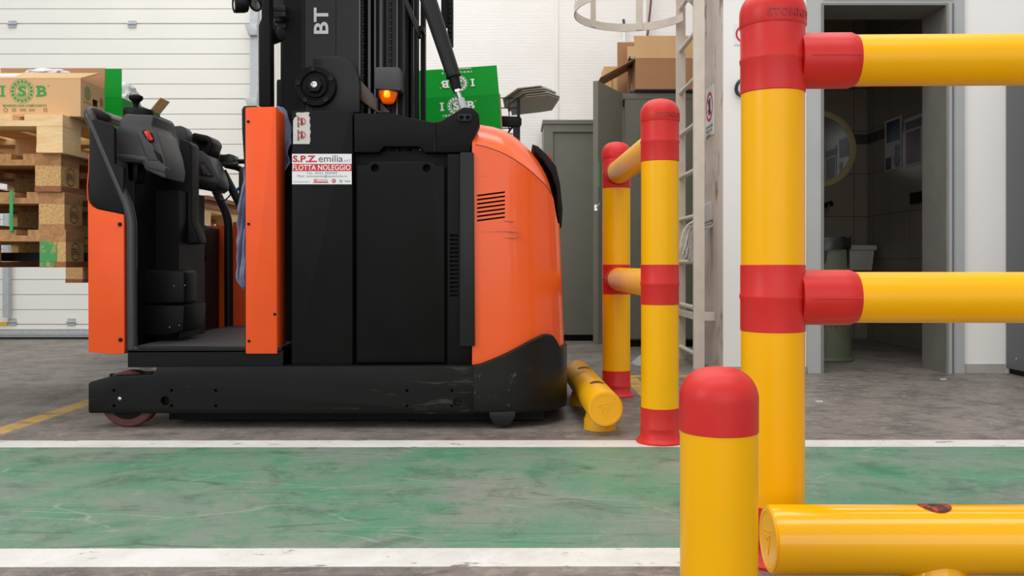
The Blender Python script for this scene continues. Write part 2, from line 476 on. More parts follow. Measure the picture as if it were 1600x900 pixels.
def bearing_logo(mb, c, u, v, D, lift=0.0006, ring_only=False):
    """slab letters I and B either side of a ball-bearing ring round an S"""
    u = Vector(u); v = Vector(v); c = Vector(c)
    disc(mb, c, u, v, 0, 0, D * 0.485, D * 0.50, lift)
    for k in range(16):
        a = 2 * math.pi * k / 16
        disc(mb, c, u, v, D * 0.395 * math.cos(a), D * 0.395 * math.sin(a), 0, D * 0.066, lift, 12)
    disc(mb, c, u, v, 0, 0, D * 0.275, D * 0.30, lift)
    put_text(mb, 'S', c - u * D * 0.18 - v * D * 0.23, u, v, D * 0.36, D * 0.46, lift, 0.045)
    if ring_only: return mb
    H = D * 0.46
    x = -0.80 * D
    quad(mb, c, u, v, x - 0.05 * D, x + 0.05 * D, -H / 2, H / 2, lift)
    for y0 in (-H / 2, H / 2 - 0.07 * D): quad(mb, c, u, v, x - 0.11 * D, x + 0.11 * D, y0, y0 + 0.07 * D, lift * 1.2)
    x = 0.62 * D
    put_text(mb, 'B', c + u * x - v * H / 2, u, v, D * 0.40, H, lift, 0.035)
    for y0 in (-H / 2, H / 2 - 0.07 * D): quad(mb, c, u, v, x - 0.05 * D, x + 0.1 * D, y0, y0 + 0.07 * D, lift * 1.2)
    disc(mb, c, u, v, x + 0.46 * D, H / 2 - 0.02 * D, D * 0.022, D * 0.035, lift, 14)
    return mb
def prohibit(mb_red, c, u, v, rad, lift=0.0009):
    disc(mb_red, c, u, v, 0, 0, rad * 0.78, rad, lift)
    u = Vector(u); v = Vector(v)
    a = (u * -1 + v).normalized(); b = (u + v).normalized()
    n = u.cross(v).normalized() * lift * 1.2; c = Vector(c)
    q = [c + a * rad * 0.85 + b * rad * 0.09, c + a * rad * 0.85 - b * rad * 0.09, c - a * rad * 0.85 - b * rad * 0.09, c - a * rad * 0.85 + b * rad * 0.09]
    mb_red.bm.faces.new([mb_red.bm.verts.new(p + n) for p in q])
UX, UY, UZ = Vector((1, 0, 0)), Vector((0, 1, 0)), Vector((0, 0, 1))
def bolt(mb, x, y, z, r=0.008, d=0.006, seg=14):
    mb.lathe([(r, -0.001), (r, d * 0.6), (r * 0.7, d), (0, d)], (x, y, z), mtx=Matrix(((1, 0, 0), (0, 0, -1), (0, 1, 0))), seg=seg)
def lerp(pts, x):
    if x <= pts[0][0]: return pts[0][1]
    for (a, b), (c, d) in zip(pts, pts[1:]):
        if x <= c: return b + (d - b) * (x - a) / (c - a)
    return pts[-1][1]
def fillet(pts, rad, n=6):
    """round the corners of a 3-D polyline"""
    P = [Vector(p) for p in pts]; out = [P[0]]
    for i in range(1, len(P) - 1):
        a = (P[i - 1] - P[i]); b = (P[i + 1] - P[i])
        d = min(rad, a.length * 0.45, b.length * 0.45)
        p, q = P[i] + a.normalized() * d, P[i] + b.normalized() * d
        for k in range(n + 1):
            t = k / n
            out.append(p * (1 - t) ** 2 + P[i] * 2 * t * (1 - t) + q * t * t)
    out.append(P[-1]); return out

# ================================================================ SETTING
struct('floor', MB().box(-7, 5.5, -3, 9, -0.1, 0), M_FLOOR)
YB = 7.45
struct('wall_back', MB().box(-2.02, 1.62, YB, YB + 0.15, 0, 4.2), M_RIB)
struct('wall_left', MB().box(-2.06, -1.94, 7.16, YB - 0.001, 0, 4.2), M_WHITEWALL)
struct('wall_recess', MB().box(1.5, 1.62, 5.6, YB - 0.001, 0, 4.2), M_WHITEWALL)
struct('trim_1', MB().box(X_(866, YB), X_(872, YB), YB - 0.012, YB - 0.001, 0, 4.2, 0.003), M_WHITEWALL)
YW = 4.95
DX0, DX1, DZ = X_(1281, YW), X_(1478, YW), Z_(7, YW)
WX = 1.167
# front wall with a doorway: left pier, lintel, right pier
struct('wall_right', MB().box(WX, DX0, YW, YW + 0.25, 0, 4.2).box(DX0, DX1, YW, YW + 0.25, DZ, 4.2).box(DX1, 5.2, YW, YW + 0.25, 0, 4.2), M_WHITEWALL)
struct('wall_pillar', MB().box(WX, 1.5, YW + 0.25, 5.6, 0, 4.2).box(WX - 0.002, WX, YW + 0.004, 5.6, 0, 4.2), M_GRIME)
struct('wall_washroom_back', MB().box(1.63, 3.0, 7.24, 7.36, 0, 2.6), M_TILES)
struct('wall_washroom_right', MB().box(2.87, 3.0, 5.201, 7.239, 0, 2.6), M_TILES)
struct('wall_washroom_left', MB().box(1.63, 1.70, 5.201, 7.239, 0, 2.6), M_TILES)
struct('ceiling_washroom', MB().box(1.63, 3.0, 5.201, 7.36, 2.6, 2.68), M_WHITEWALL)
# door frame
a0, a1, b1, b0 = X_(1260, YW), X_(1283, YW), X_(1478, YW), X_(1504, YW)
zt = Z_(-18, YW)
fr = MB()
fr.box(a0, a1 + 0.004, YW - 0.022, YW - 0.001, 0.0, zt, 0.003).box(b1 - 0.004, b0, YW - 0.022, YW - 0.001, 0.0, zt, 0.003).box(a1 + 0.004, b1 - 0.004, YW - 0.022, YW - 0.001, DZ, zt, 0.003)
fo = struct('trim_2', fr, M_FRAME)
struct('door_lining', MB().box(DX0, DX0 + 0.012, YW - 0.03, YW + 0.26, 0, DZ).box(DX1 - 0.012, DX1, YW - 0.03, YW + 0.26, 0, DZ).box(DX0 + 0.012, DX1 - 0.012, YW - 0.03, YW + 0.26, DZ - 0.012, DZ), mat('lining_grey', (128, 126, 120), 0.5), fo)  # lining coloured darker than the frame
struct('door_seal', MB().box(DX1 + 0.024, DX1 + 0.030, YW - 0.030, YW - 0.022, 0, DZ).box(DX0 + 0.01, DX1 + 0.03, YW - 0.030, YW - 0.022, DZ + 0.022, DZ + 0.030), M_PGREY, fo)
struct('baseboard_right', MB().box(b0 + 0.002, 2.72, YW - 0.008, YW - 0.001, 0, 0.05, 0.002), M_SKIRT)
struct('baseboard_pier', MB().box(WX + 0.002, a0 - 0.002, YW - 0.008, YW - 0.001, 0, 0.035, 0.002), M_SKIRT)

# overhead sectional door
YD = 7.18
door = MB()
X0, X1 = -6.6, X_(394, YD)
rib = 0.1205; zb = Z_(516, YD)
zj = Z_(155, YD)                       # a section joint
nlow = int((zj - zb) / rib)
levels = sorted(set([zb] + [zj + rib * k for k in range(-nlow, 22)]))
for z0, z1 in zip(levels, levels[1:]):
    if z1 - z0 < 0.01: continue
    k = round((z0 - zj) / rib)
    g1 = 0.007 if (k % 5) else 0.016
    door.box(X0, X1, YD, YD + 0.04, z0 + g1 / 2, z1 - 0.002, 0.003, 1)
d1 = struct('door_1', door, M_DOORPANEL)
struct('panel_core', MB().box(X0, X1 - 0.005, YD + 0.012, YD + 0.035, zb, levels[-1]), M_SEAM, d1)
struct('bottom_rail', MB().box(X0, X1, YD - 0.012, YD + 0.045, Z_(527, YD) + 0.003, zb, 0.004).box(X0, X1, YD - 0.022, YD - 0.012, zb - 0.035, zb - 0.012, 0.003), M_GALV, d1)
struct('rubber_seal', MB().box(X0, X1, YD, YD + 0.04, 0.0, Z_(527, YD) + 0.003), M_RUBBER, d1)
for px, py in ((20, 38), (207, 38), (20, 503), (112, 503)):
    p = W(px, py, YD)
    h = MB().box(p.x - 0.03, p.x + 0.03, YD - 0.010, YD - 0.001, p.z - 0.028, p.z + 0.028, 0.003)
    h.tube([(p.x - 0.035, YD - 0.012, p.z), (p.x + 0.035, YD - 0.012, p.z)], 0.008, 10)
    struct('hinge', h, M_GALV, d1)
px0, px1 = X_(5, 7.12), X_(14, 7.12)
struct('lock_bar', MB().box(px0, px1, 7.11, 7.155, Z_(496, 7.12), 1.0, 0.004), M_GALV, d1)
struct('warning_tape', MB().box(X_(-14, YD), X_(13, YD), YD - 0.016, YD - 0.013, Z_(508, YD), Z_(503, YD)), mat('tape_yellow', (214, 178, 30), 0.5), d1)
tr = struct('trim_3', MB().box(X_(392, 7.12), X_(404, 7.12), 7.10, 7.158, 0, 4.0, 0.004), M_GALV)
for py in (38, 153):
    p = W(393, py, 7.08)
    struct('bracket', MB().prism([(p.x - 0.05, p.z - 0.005), (p.x + 0.045, p.z - 0.005), (p.x + 0.045, p.z - 0.09), (p.x - 0.02, p.z - 0.09)], 'y', 7.06, 7.099, 0.004)
           .box(p.x - 0.015, p.x + 0.045, 7.08, 7.099, p.z - 0.004, p.z + 0.05, 0.003), M_GALV, tr)
# pipes in the corner of the rear wall
pb = struct('trim_4', MB().tube([(X_(1009, 7.40), 7.40, 1.2), (X_(1009, 7.40), 7.40, 4.0)], 0.018, 12), M_WHITEWALL)
struct('cable', MB().tube([(X_(1010, 7.36), 7.36, 1.2), (X_(1010, 7.36), 7.36, 2.4), (X_(1017, 7.36), 7.36, 2.75), (X_(1022, 7.36), 7.36, 4.0)], 0.009, 10), mat('brown_cable', (110, 70, 60), 0.5), pb)

# ================================================================ SAFETY BARRIERS
PR = 0.0628
H_TOP, H_LEDGE, H_RIDGE, H_HEAD = 1.158, 1.083, 1.013, 0.945
M_T, M_B = 0.600, 0.464
def dome(r, z0, z1, n=9):
    return [(r * math.cos(a) ** 0.75 if k < n else 0, z0 + (z1 - z0) * math.sin(a)) for k, a in [(k, math.pi / 2 * k / n) for k in range(n + 1)]]
def ridge(r, z): return [(r, z - 0.008), (r + 0.0018, z - 0.002), (r + 0.0018, z + 0.002), (r, z + 0.006)]
def post(parent, x, y, axes):
    c = (x, y, 0)
    obj('post_tube', MB().lathe([(PR, 0.03), (PR, H_HEAD + 0.02)], c, seg=56), M_YEL, parent)
    r = PR + 0.0014
    head = [(r - 0.002, H_HEAD), (r, H_HEAD + 0.002)] + ridge(r, H_RIDGE) + [(r, H_LEDGE - 0.001)]
    obj('head_sleeve', MB().lathe(head, c, seg=56), M_RED, parent)
    rc = r + 0.0022
    cap = [(rc - 0.0015, H_LEDGE - 0.004), (rc, H_LEDGE)] + dome(rc, H_LEDGE + 0.022, H_TOP)
    cp = obj('post_cap', MB().lathe(cap, c, seg=56), M_RED, parent)
    # raised lettering round the cap
    t = MB(); w = 0.105
    put_text(t, 'STOMMPY', (0, 0, 0), UX, UZ, w, 0.016, 0, 0.03, 1.1)
    res = bmesh.ops.extrude_face_region(t.bm, geom=t.bm.faces[:])
    for q in [e for e in res['geom'] if isinstance(e, bmesh.types.BMVert)]: q.co.y = -0.0018
    a0 = math.atan2(-x, y)              # direction towards the walkway side
    for q in t.bm.verts:
        a = (q.co.x - 0.012) / rc - math.atan2(x, y) * 0.9
        rr = rc - 0.0004 - q.co.y
        q.co = Vector((x + rr * math.sin(a), y - rr * math.cos(a), H_LEDGE + 0.006 + q.co.z))
    bmesh.ops.recalc_face_normals(t.bm, faces=t.bm.faces)
    obj('lettering', t, mat('shaded_letter_red', (176, 32, 36), 0.45), cp)  # cap red darkened to show the shading of the raised letters
    obj('middle_sleeve', MB().lathe([(r - 0.002, M_B), (r, M_B + 0.002)] + ridge(r, 0.535) + [(r, M_T - 0.002), (r - 0.002, M_T)], c, seg=56), M_RED, parent)
    fl = [(0.079, 0.0), (0.080, 0.006), (0.074, 0.012), (r + 0.002, 0.022)] + ridge(r, 0.05) + [(r, 0.117), (r - 0.002, 0.119)]
    obj('base_flange', MB().lathe(fl, c, seg=56), M_RED, parent)
RR = 0.0515
def rail(parent, x0, y0, x1, y1, z, s0=True, s1=True):
    a, b = Vector((x0, y0, z)), Vector((x1, y1, z)); d = (b - a).normalized()
    obj('rail', MB().tube([a + d * 0.055, b - d * 0.055] if s1 else [a + d * 0.055, b], RR, 40), M_YEL, parent)
    for p, dd, on in ((a, d, s0), (b, -d, s1)):
        if not on: continue
        L = s0 if isinstance(s0, float) else 0.165
        rs = RR + 0.0045
        pts = [p + dd * (L * t) for t in (0.30, 0.8)] + [p + dd * (L - 0.012), p + dd * (L - 0.003), p + dd * L]
        sk = obj('rail_socket', MB().tube(pts, [rs, rs, rs, rs - 0.004, RR], 40), M_RED, parent)
        q = MB()
        # moulding line along the socket
        side = d.cross(UZ)
        for sgn in (1,):
            s_ = p + side * (rs + 0.0002) * sgn
            q.tube([s_ + dd * 0.062, s_ + dd * (L - 0.004)], 0.0012, 6)
        obj('moulding_line', q, M_RED, sk)

X1P, Y1P = 0.5300, 1.822
b1_ = root('safety_barrier', (X1P, Y1P, 0), 'nearest tall yellow and red barrier, its two rails running off to the right', 'barrier')
post(b1_, X1P, Y1P, None)
for z, dy in ((1.013, 0.03), (0.533, 0.012)):
    rail(b1_, X1P, Y1P, 2.3, Y1P - 0.05, z, True, False)
X2P, Y2P = X_(1031, 3.03), 3.03
X3P, Y3P = X_(963, 4.09), 4.09
b2_ = root('safety_barrier', (X2P, Y2P, 0), 'pair of yellow and red posts joined by two rails in front of the ladder', 'barrier')
post(b2_, X2P, Y2P, None); post(b2_, X3P, Y3P, None)
for z in (1.013, 0.533):
    rail(b2_, X3P, Y3P, X2P, Y2P, z, 0.085, False)

# bollard
YBO = 1.46; XBO = X_(1123, YBO); BR = 0.0622
bo = root('bollard', (XBO, YBO, 0), 'short yellow bollard with a plain red dome cap beside the nearest tall post', 'bollard')
zt_ = Z_(573, YBO); zj_ = Z_(674, YBO)
obj('post_tube', MB().lathe([(BR, 0.0), (BR, zj_ + 0.005)], (XBO, YBO, 0), seg=64), M_YEL, bo)
obj('dome_cap', MB().lathe([(BR - 0.001, zj_), (BR + 0.0012, zj_ + 0.002), (BR + 0.0012, zt_ - 0.054)] + dome(BR + 0.0012, zt_ - 0.052, zt_, 14), (XBO, YBO, 0), seg=64), M_RED, bo)

# low guards
GR = 0.0618; GZ = 0.098
def low_guard(p0, p1, feet, holes, label, m, plugcol):
    a, b = Vector((*p0, GZ)), Vector((*p1, GZ)); d = (b - a).normalized(); L = (b - a).length
    g = root('floor_guard', (p0[0], p0[1], 0), label, 'barrier')
    tb = obj('guard_tube', MB().tube([a + d * 0.001, a + d * 0.004, b - d * 0.004, b - d * 0.001], [GR - 0.002, GR, GR, GR - 0.002], 56), m, g)
    ec = MB()
    M3 = d.to_track_quat('Z', 'Y').to_matrix()
    ec.lathe([(GR - 0.004, 0.002), (GR - 0.0045, -0.0015), (GR - 0.012, -0.002), (GR - 0.013, -0.0008), (0, -0.0008)], a, mtx=M3, seg=48)
    e_ = obj('end_cap', ec, M_YEL if m == M_YELG else m, g)
    # embossed bird-like mark on the end cap: three crossing strokes
    mk = MB(); u = M3 @ Vector((1, 0, 0)); v = UZ
    u = d.cross(UZ).normalized()
    for (x0, y0, x1, y1) in ((-0.03, 0.010, 0.028, 0.022), (-0.012, -0.004, 0.016, 0.012), (0.0, -0.028, 0.012, 0.006), (0.0, -0.028, -0.016, -0.002), (-0.03, 0.010, -0.010, 0.004)):
        c0 = a - d * 0.0012
        mk.tube([c0 + u * x0 + v * y0, c0 + u * x1 + v * y1], 0.0011, 6)
    obj('emblem', mk, m, e_)
    for t in feet:
        c = a + d * t
        obj('foot', MB().lathe([(0.058, 0), (0.058, 0.036), (0.054, 0.044), (0.046, 0.075)], (c.x, c.y, 0), seg=40), m, g)
    for t in holes:
        c = a + d * t
        # plug: a disc of the tube's own curvature, slightly proud of the tube
        P = []
        n = 20
        rows = []
        for i in range(6):
            rr = 0.029 * i / 5
            rows.append([(rr * math.cos(2 * math.pi * k / n), rr * math.sin(2 * math.pi * k / n)) for k in range(n)])
        pm = MB(); vv = []
        for row in rows:
            q = []
            for (du, dv) in row:
                ang = dv / GR
                q.append(pm.bm.verts.new(c + d * du + u * math.sin(ang) * (GR + 0.0012) + UZ * math.cos(ang) * (GR + 0.0012)))
            vv.append(q)
        for A, B in zip(vv, vv[1:]):
            for k in range(n):
                try: pm.bm.faces.new([A[k], A[(k + 1) % n], B[(k + 1) % n], B[k]])
                except ValueError: pass
        bmesh.ops.remove_doubles(pm.bm, verts=pm.bm.verts, dist=1e-5)
        bmesh.ops.recalc_face_normals(pm.bm, faces=pm.bm.faces)
        obj('bolt_plug', pm, plugcol, g)
    return g
YG = 1.635
low_guard((X_(1201, YG), YG), (2.4, YG), (0.30, 1.30), (0.302, 1.302), 'glossy yellow floor guard tube lying across the front right corner beside the bollard', M_YELG,
          wear_mat('red_plug', (196, 50, 40), (70, 22, 20), 0.4, 0.36, 60))
low_guard((X_(946, 3.11), 3.11), (X_(902, 4.12), 4.12), (0.16, 0.72), (0.24, 0.71), 'scuffed yellow floor guard tube pointing at the viewer between truck and posts', M_YELOLD,
          mat('plug_hole', (90, 60, 18), 0.7))

# ================================================================ ORDER PICKER TRUCK
T0 = 3.26                      # plane of the outer face of the near support arm
TF = 4.46                      # far side
tk = root('order_picker_truck', (X_(500, T0), (T0 + TF) / 2, 0), 'large orange and black order picker forklift truck standing behind the green walkway', 'forklift')
def sx(p, Y=T0): return X_(p, Y)
def sz(p, Y=T0): return Z_(p, Y)
# --- support arms and wheels
arm_px = [(137, 598), (178, 587), (238, 585), (246, 572.5), (742, 571), (742, 648), (137, 646)]
for y0, y1, near in ((T0, T0 + 0.13, True), (TF - 0.13, TF, False)):
    poly = [(X_(a, T0), Z_(b, T0)) for a, b in arm_px]
    o = obj('support_arm', MB().prism(poly, 'y', y0, y1, 0.008, 2), M_ARM, tk)
    if near:
        c = MB()
        def hole(px, py, r):
            c.lathe([(r, -0.02), (r, 0.03)], (X_(px, T0), T0, Z_(py, T0)), axis='y', seg=20)
        for px, py, r in ((258, 626, 0.0165), (715, 628, 0.0165)): hole(px, py, r)
        for px in (178, 268, 337, 636, 706, 795 - 900):
            for py in (610, 634):
                if px > 0: hole(px, py, 0.0055)
        cut(o, c)
        h = MB(); bolt(h, X_(187, T0), T0 + 0.001, Z_(623, T0), 0.0065, 0.003)
        obj('axle_pin', h, M_STEEL, o)
    wx, wz, wr = X_(193, T0), 0.104, 0.104
    yw = y0 + 0.035
    w = obj('load_wheel', MB().lathe([(wr - 0.006, 0), (wr, 0.006), (wr, 0.055), (wr - 0.006, 0.061)], (wx, yw, wz), mtx=Matrix(((1, 0, 0), (0, 0, 1), (0, 1, 0))), seg=48), M_TYRE, tk)
    obj('hub', MB().lathe([(wr - 0.03, -0.002), (wr - 0.03, 0.063)], (wx, yw, wz), mtx=Matrix(((1, 0, 0), (0, 0, 1), (0, 1, 0))), seg=40), M_DEEP, w)
obj('wheel_slot', MB().box(X_(150, T0), X_(240, T0), T0 + 0.11, T0 + 0.128, 0.07, Z_(590, T0)), M_DEEP, tk)
f_px = [(764, 643), (806, 643), (805, 652), (797, 665), (773, 665), (765, 652)]
obj('support_foot', MB().prism([(X_(a, T0), max(0.0, Z_(b, T0) )) for a, b in f_px], 'y', T0 + 0.004, T0 + 0.10, 0.003), M_BLACK2, tk)
obj('chassis', MB().box(X_(300, T0), X_(760, T0), T0 + 0.14, TF - 0.14, 0.075, 0.29, 0.01).box(X_(240, T0), X_(440, T0), T0 + 0.03, TF - 0.03, Z_(584, T0), Z_(560, T0)).box(X_(196, T0), X_(440, T0), T0 + 0.02, TF - 0.02, Z_(575, T0), Z_(549, T0), 0.003), M_DEEP, tk)
obj('underside_shade', MB().box(X_(243, T0), X_(850, 3.4), T0 + 0.131, TF - 0.14, 0.012, 0.26, 0.004), M_DEEP, tk)  # black block added as the dark shade under the truck
# drive wheel under the rear
obj('drive_wheel', MB().lathe([(0.12, -0.05), (0.126, -0.044), (0.126, 0.044), (0.12, 0.05)], (X_(800, 3.8), 3.85, 0.126), mtx=Matrix(((1, 0, 0), (0, 0, 1), (0, 1, 0))), seg=40), M_RUBBER, tk)

# --- body frame
YB0 = T0 + 0.02
fb = MB().pprism([(456, 172), (549, 172), (551, 176), (551, 575), (456, 575)], YB0, YB0 + 0.24, 0.006)
col = obj('frame_column', fb, M_BLACK, tk)
s = MB().box(sx(462, YB0), sx(545, YB0), YB0 - 0.012, YB0, Z_(578, YB0), Z_(572, YB0), 0.003)
obj('weld_plate', s, M_ARM, col)
beam = [(553, 177), (612, 177), (650, 186), (678, 191), (690, 189), (706, 179), (724, 167.5), (738, 168), (748, 178), (749, 195), (738, 220), (734, 238), (680, 238), (664, 238), (655, 229), (600, 229), (591, 238), (553, 238)]
bb = MB().pprism(beam, YB0 + 0.006, YB0 + 0.075, 0.004)
bo_ = obj('upper_beam', bb, M_BLACK, tk)
obj('weld_seam', MB().tube([W(679.5, 192, YB0 + 0.004), W(679, 215, YB0 + 0.004), W(680, 237, YB0 + 0.004)], 0.004, 8), M_ARM, bo_)
pv = MB().pprism([(717, 178), (735, 178), (738.5, 184), (735, 190), (717, 190), (713.5, 184)], YB0 - 0.003, YB0 + 0.02, 0.004)
po = obj('pivot_boss', pv, M_BLACK2, bo_)
c = MB()
for px in (721, 731): c.lathe([(0.0085, -0.02), (0.0085, 0.015)], (X_(px, YB0), YB0, Z_(184, YB0)), axis='y', seg=16)
cut(po, c)
# far side beam and column, mirrored
obj('upper_beam', MB().prism([(X_(a, YB0), Z_(b, YB0)) for a, b in beam], 'y', TF - 0.1, TF - 0.03, 0.004), M_BLACK, tk)
obj('inner_wall', MB().pprism([(456, 236), (735, 236), (735, 573), (456, 573)], YB0 + 0.06, YB0 + 0.10, 0).box(X_(470, YB0), X_(735, YB0), YB0 + 0.11, TF - 0.05, 0.2, Z_(245, YB0)), M_DEEP, tk)
# battery door
bd = [(557, 270), (557, 258), (573, 257.5), (579, 251.5), (676, 251.5), (682, 258), (695, 259), (695, 567), (557, 567)]
d_ = obj('battery_door', MB().pprism(bd, YB0 + 0.012, YB0 + 0.055, 0.005), M_BLACK, tk)
c = MB()
for px in (585, 666): c.lathe([(0.0145, -0.05), (0.0145, 0.05)], (X_(px, YB0), YB0 + 0.02, Z_(262, YB0)), axis='y', seg=28)
cut(d_, c)
# right column with louvres, and the flange next to the orange cover
rc_ = obj('vent_column', MB().pprism([(699, 240), (737, 240), (737, 571), (699, 571)], YB0 + 0.012, YB0 + 0.055, 0.004), M_BLACK, tk)
c = MB()
for k in range(15):
    z = Z_(368 + k * 6.7, YB0)
    c.box(X_(702.5, YB0), X_(716, YB0), YB0 - 0.02, YB0 + 0.04, z - 0.0045, z + 0.0045)
cut(rc_, c)
fl = obj('edge_flange', MB().pprism([(719, 238), (740, 238), (742, 541), (718, 541)], YB0 - 0.014, YB0 + 0.011, 0.003), M_BLACK2, tk)

# --- orange rear cover
XE, RC, YN, YF_ = 0.205, 0.24, T0 + 0.022, TF - 0.022
top_pts = [(X_(a, 3.5), Z_(b, 3.5)) for a, b in ((735, 194), (748, 196), (770, 199.5), (790, 205), (810, 216), (830, 232), (846, 249), (858, 265), (866, 282), (872, 310), (876.5, 345))]
seam_pts = [(X_(a, 3.3), Z_(b, 3.3)) for a, b in ((735, 225), (760, 230), (780, 236.5), (800, 245), (830, 263), (862, 288), (890, 330))]
def inset(X):
    dx = X - (XE - RC)
    return 0 if dx <= 0 else RC - math.sqrt(max(0, RC * RC - dx * dx))
XL = X_(738, 3.3)
st = [XL + (XE - RC - XL) * i / 8 for i in range(8)]
st += [(XE - RC) + RC * math.sin(math.pi / 2 * i / 16) for i in range(17)]
zb_ = Z_(575, T0)
rows = []
for X in st:
    i_ = inset(X); yn = YN + i_; yf = YF_ - i_
    ztp = lerp(top_pts, X)
    zs = min(lerp(seam_pts, X), ztp - 0.012)
    sec = [(yn, zb_ + (zs - zb_) * t) for t in (0, 0.2, 0.4, 0.6, 0.8, 0.97, 1)]
    ww = min(0.19, (yf - yn) / 2 - 0.01); nA = 8
    for k in range(1, nA + 1):
        a = math.pi / 2 * k / nA; t = k / nA
        ey, ez = 1 - math.cos(a), math.sin(a)
        ly, lz = t, t
        y = yn + ww * (0.3 * ey + 0.7 * ly); z = zs + (ztp - zs) * (0.45 * ez + 0.55 * lz)
        sec.append((y, z))
    far = [(yn + yf - y, z) for y, z in sec[::-1]]
    tw = (X - XL) / (XE - XL)
    rows.append([Vector((X - 0.020 * tw * min(1, max(0, (z - 0.3) / 0.5)), y, z)) for y, z in sec + far])
m = MB().grid(rows)
vs = [v for v in m.bm.verts]
nrow = len(rows[0])
m.bm.verts.ensure_lookup_table()
m.bm.faces.new([m.bm.verts[(len(rows) - 1) * nrow + j] for j in range(nrow)])
m.bm.faces.new([m.bm.verts[j] for j in range(nrow)][::-1])
m.bm.faces.new([m.bm.verts[i * nrow] for i in range(len(rows))] + [m.bm.verts[i * nrow + nrow - 1] for i in range(len(rows))][::-1])
bmesh.ops.recalc_face_normals(m.bm, faces=m.bm.faces)
oc = obj('rear_cover', m, M_ORANGE, tk, ang=20)
seam = []
for X in st[1:]:
    if X > 0.17: break
    zs = min(lerp(seam_pts, X), lerp(top_pts, X) - 0.012); tw = (X - XL) / (XE - XL)
    seam.append(Vector((X - 0.020 * tw, YN + inset(X) - 0.0002, zs)))
obj('hood_seam', MB().tube(seam, 0.0016, 6), mat('seam_shadow', (120, 48, 26), 0.6), oc)
obj('scuff_mark', MB().pprism([(752, 362.4), (790, 361.2), (806, 362), (819, 364.8), (806, 363.2), (790, 362.4)], YN - 0.0008, YN + 0.002).pprism([(786, 371.5), (806, 371), (818, 369.5), (806, 372.3)], YN - 0.0008, YN + 0.002)
    .pprism([(788, 345), (803, 346), (802, 347), (788, 345.8)], YN - 0.0008, YN + 0.002).pprism([(803, 354), (806, 353), (805, 355.5)], YN - 0.0008, YN + 0.002), mat('scuff', (140, 84, 66), 0.5), oc)
c = MB()
for k in range(7):
    y0 = 303 + 6.5 * k
    c.prism([(X_(745.5, YN), Z_(y0 + 1.4, YN)), (X_(789, YN), Z_(y0 - 4.2, YN)), (X_(789, YN), Z_(y0 - 1.4 - 0.2, YN)), (X_(745.5, YN), Z_(y0 + 4.2, YN))], 'y', YN - 0.03, YN + 0.03)
cut(oc, c)
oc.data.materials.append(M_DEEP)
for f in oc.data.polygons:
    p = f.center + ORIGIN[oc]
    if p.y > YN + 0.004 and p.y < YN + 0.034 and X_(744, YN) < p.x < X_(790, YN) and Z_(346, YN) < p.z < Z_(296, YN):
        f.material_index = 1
# --- black skirt round the rear corner
XE2, RC2 = 0.215, 0.25
cont = [(XL - 0.01 + (XE2 - RC2 - XL + 0.01) * i / 14, T0 + 0.002) for i in range(14)]
cont += [(XE2 - RC2 + RC2 * math.sin(a), T0 + 0.002 + RC2 - RC2 * math.cos(a)) for a in [math.pi / 2 * i / 18 for i in range(19)]]
ncor = len(cont)
cont += [(XE2, 3.65), (XE2, 3.85)]
mir = [(x, T0 + TF - y) for x, y in cont[::-1]][1:]
sk_pts = [(735, 571), (752, 568), (770, 561), (790, 552.5), (810, 542), (830, 531), (845, 524), (856, 521), (864, 523), (870, 530), (875, 541), (880, 547)]
zlast = None; P = []
for x, y in cont:
    px = 800 + F * x / y
    if zlast is None or px < 876: z = Z_(lerp(sk_pts, px), y); 
    else: z = zlast
    if len(P) > 22 and zlast is not None: z = min(z, zlast)
    zlast = z
    P.append((x, y, z))
zf = [p[2] for p in P]
P += [(x, y, zf[len(cont) - 2 - i]) for i, (x, y) in enumerate(mir)]
zlow = 0.056
rows = [[Vector((x, y, zlow + 0.012)) + Vector((-0.0, 0.004, -0.012)), Vector((x, y, zlow + 0.012)), Vector((x, y, zlow + (z - zlow) * 0.5)), Vector((x, y, z - 0.006)), Vector((x - 0.002, y + (0.006 if y < 3.8 else -0.006), z))] for x, y, z in P]
sk = obj('rear_skirt', MB().grid(rows), wear_mat('scraped_black_plastic', (23, 23, 23), (90, 86, 82), 0.36, 0.19, 11, (1, 1, 1), spec=0.25), tk)
md = sk.modifiers.new('s', 'SOLIDIFY'); md.thickness = 0.018; md.offset = 1 if False else -1
bmm = bmesh.new(); bmm.from_mesh(sk.data); bmesh.ops.recalc_face_normals(bmm, faces=bmm.faces)
nf = [f for f in bmm.faces if abs((f.calc_center_median() + ORIGIN[sk]).y - T0 - 0.002) < 0.004]
if nf and sum(f.normal.y for f in nf) > 0: bmesh.ops.reverse_faces(bmm, faces=bmm.faces)
bmm.to_mesh(sk.data); bmm.free()
for py in (611, 634):
    h = MB(); bolt(h, X_(795, T0), T0 + 0.0018, Z_(py, T0), 0.0075, 0.004); obj('skirt_bolt', h, M_BLACK2, sk)
# rear bumper strip, a dark moulding over the back of the hood
def contour_x(zv):
    return XE
bp = [(X_(a, 3.62), Z_(b, 3.62)) for a, b in ((829, 230), (838, 233), (852, 246), (866, 264), (872, 290), (876, 330), (874.5, 357), (870, 360), (868, 330), (866, 296), (858, 274), (846, 256), (834, 243))]
obj('rear_bumper', MB().prism([(x + 0.003, z) for x, z in bp], 'y', 3.52, TF - 0.26, 0.006), M_PLAST_DK, tk)
obj('tail_light', MB().box(X_(853, 3.62) + 0.004, X_(856, 3.62) + 0.014, 3.55, 3.62, Z_(250, 3.62), Z_(246, 3.62), 0.003, rot=Matrix.Rotation(0.8, 3, 'Y')), M_PRED, tk)

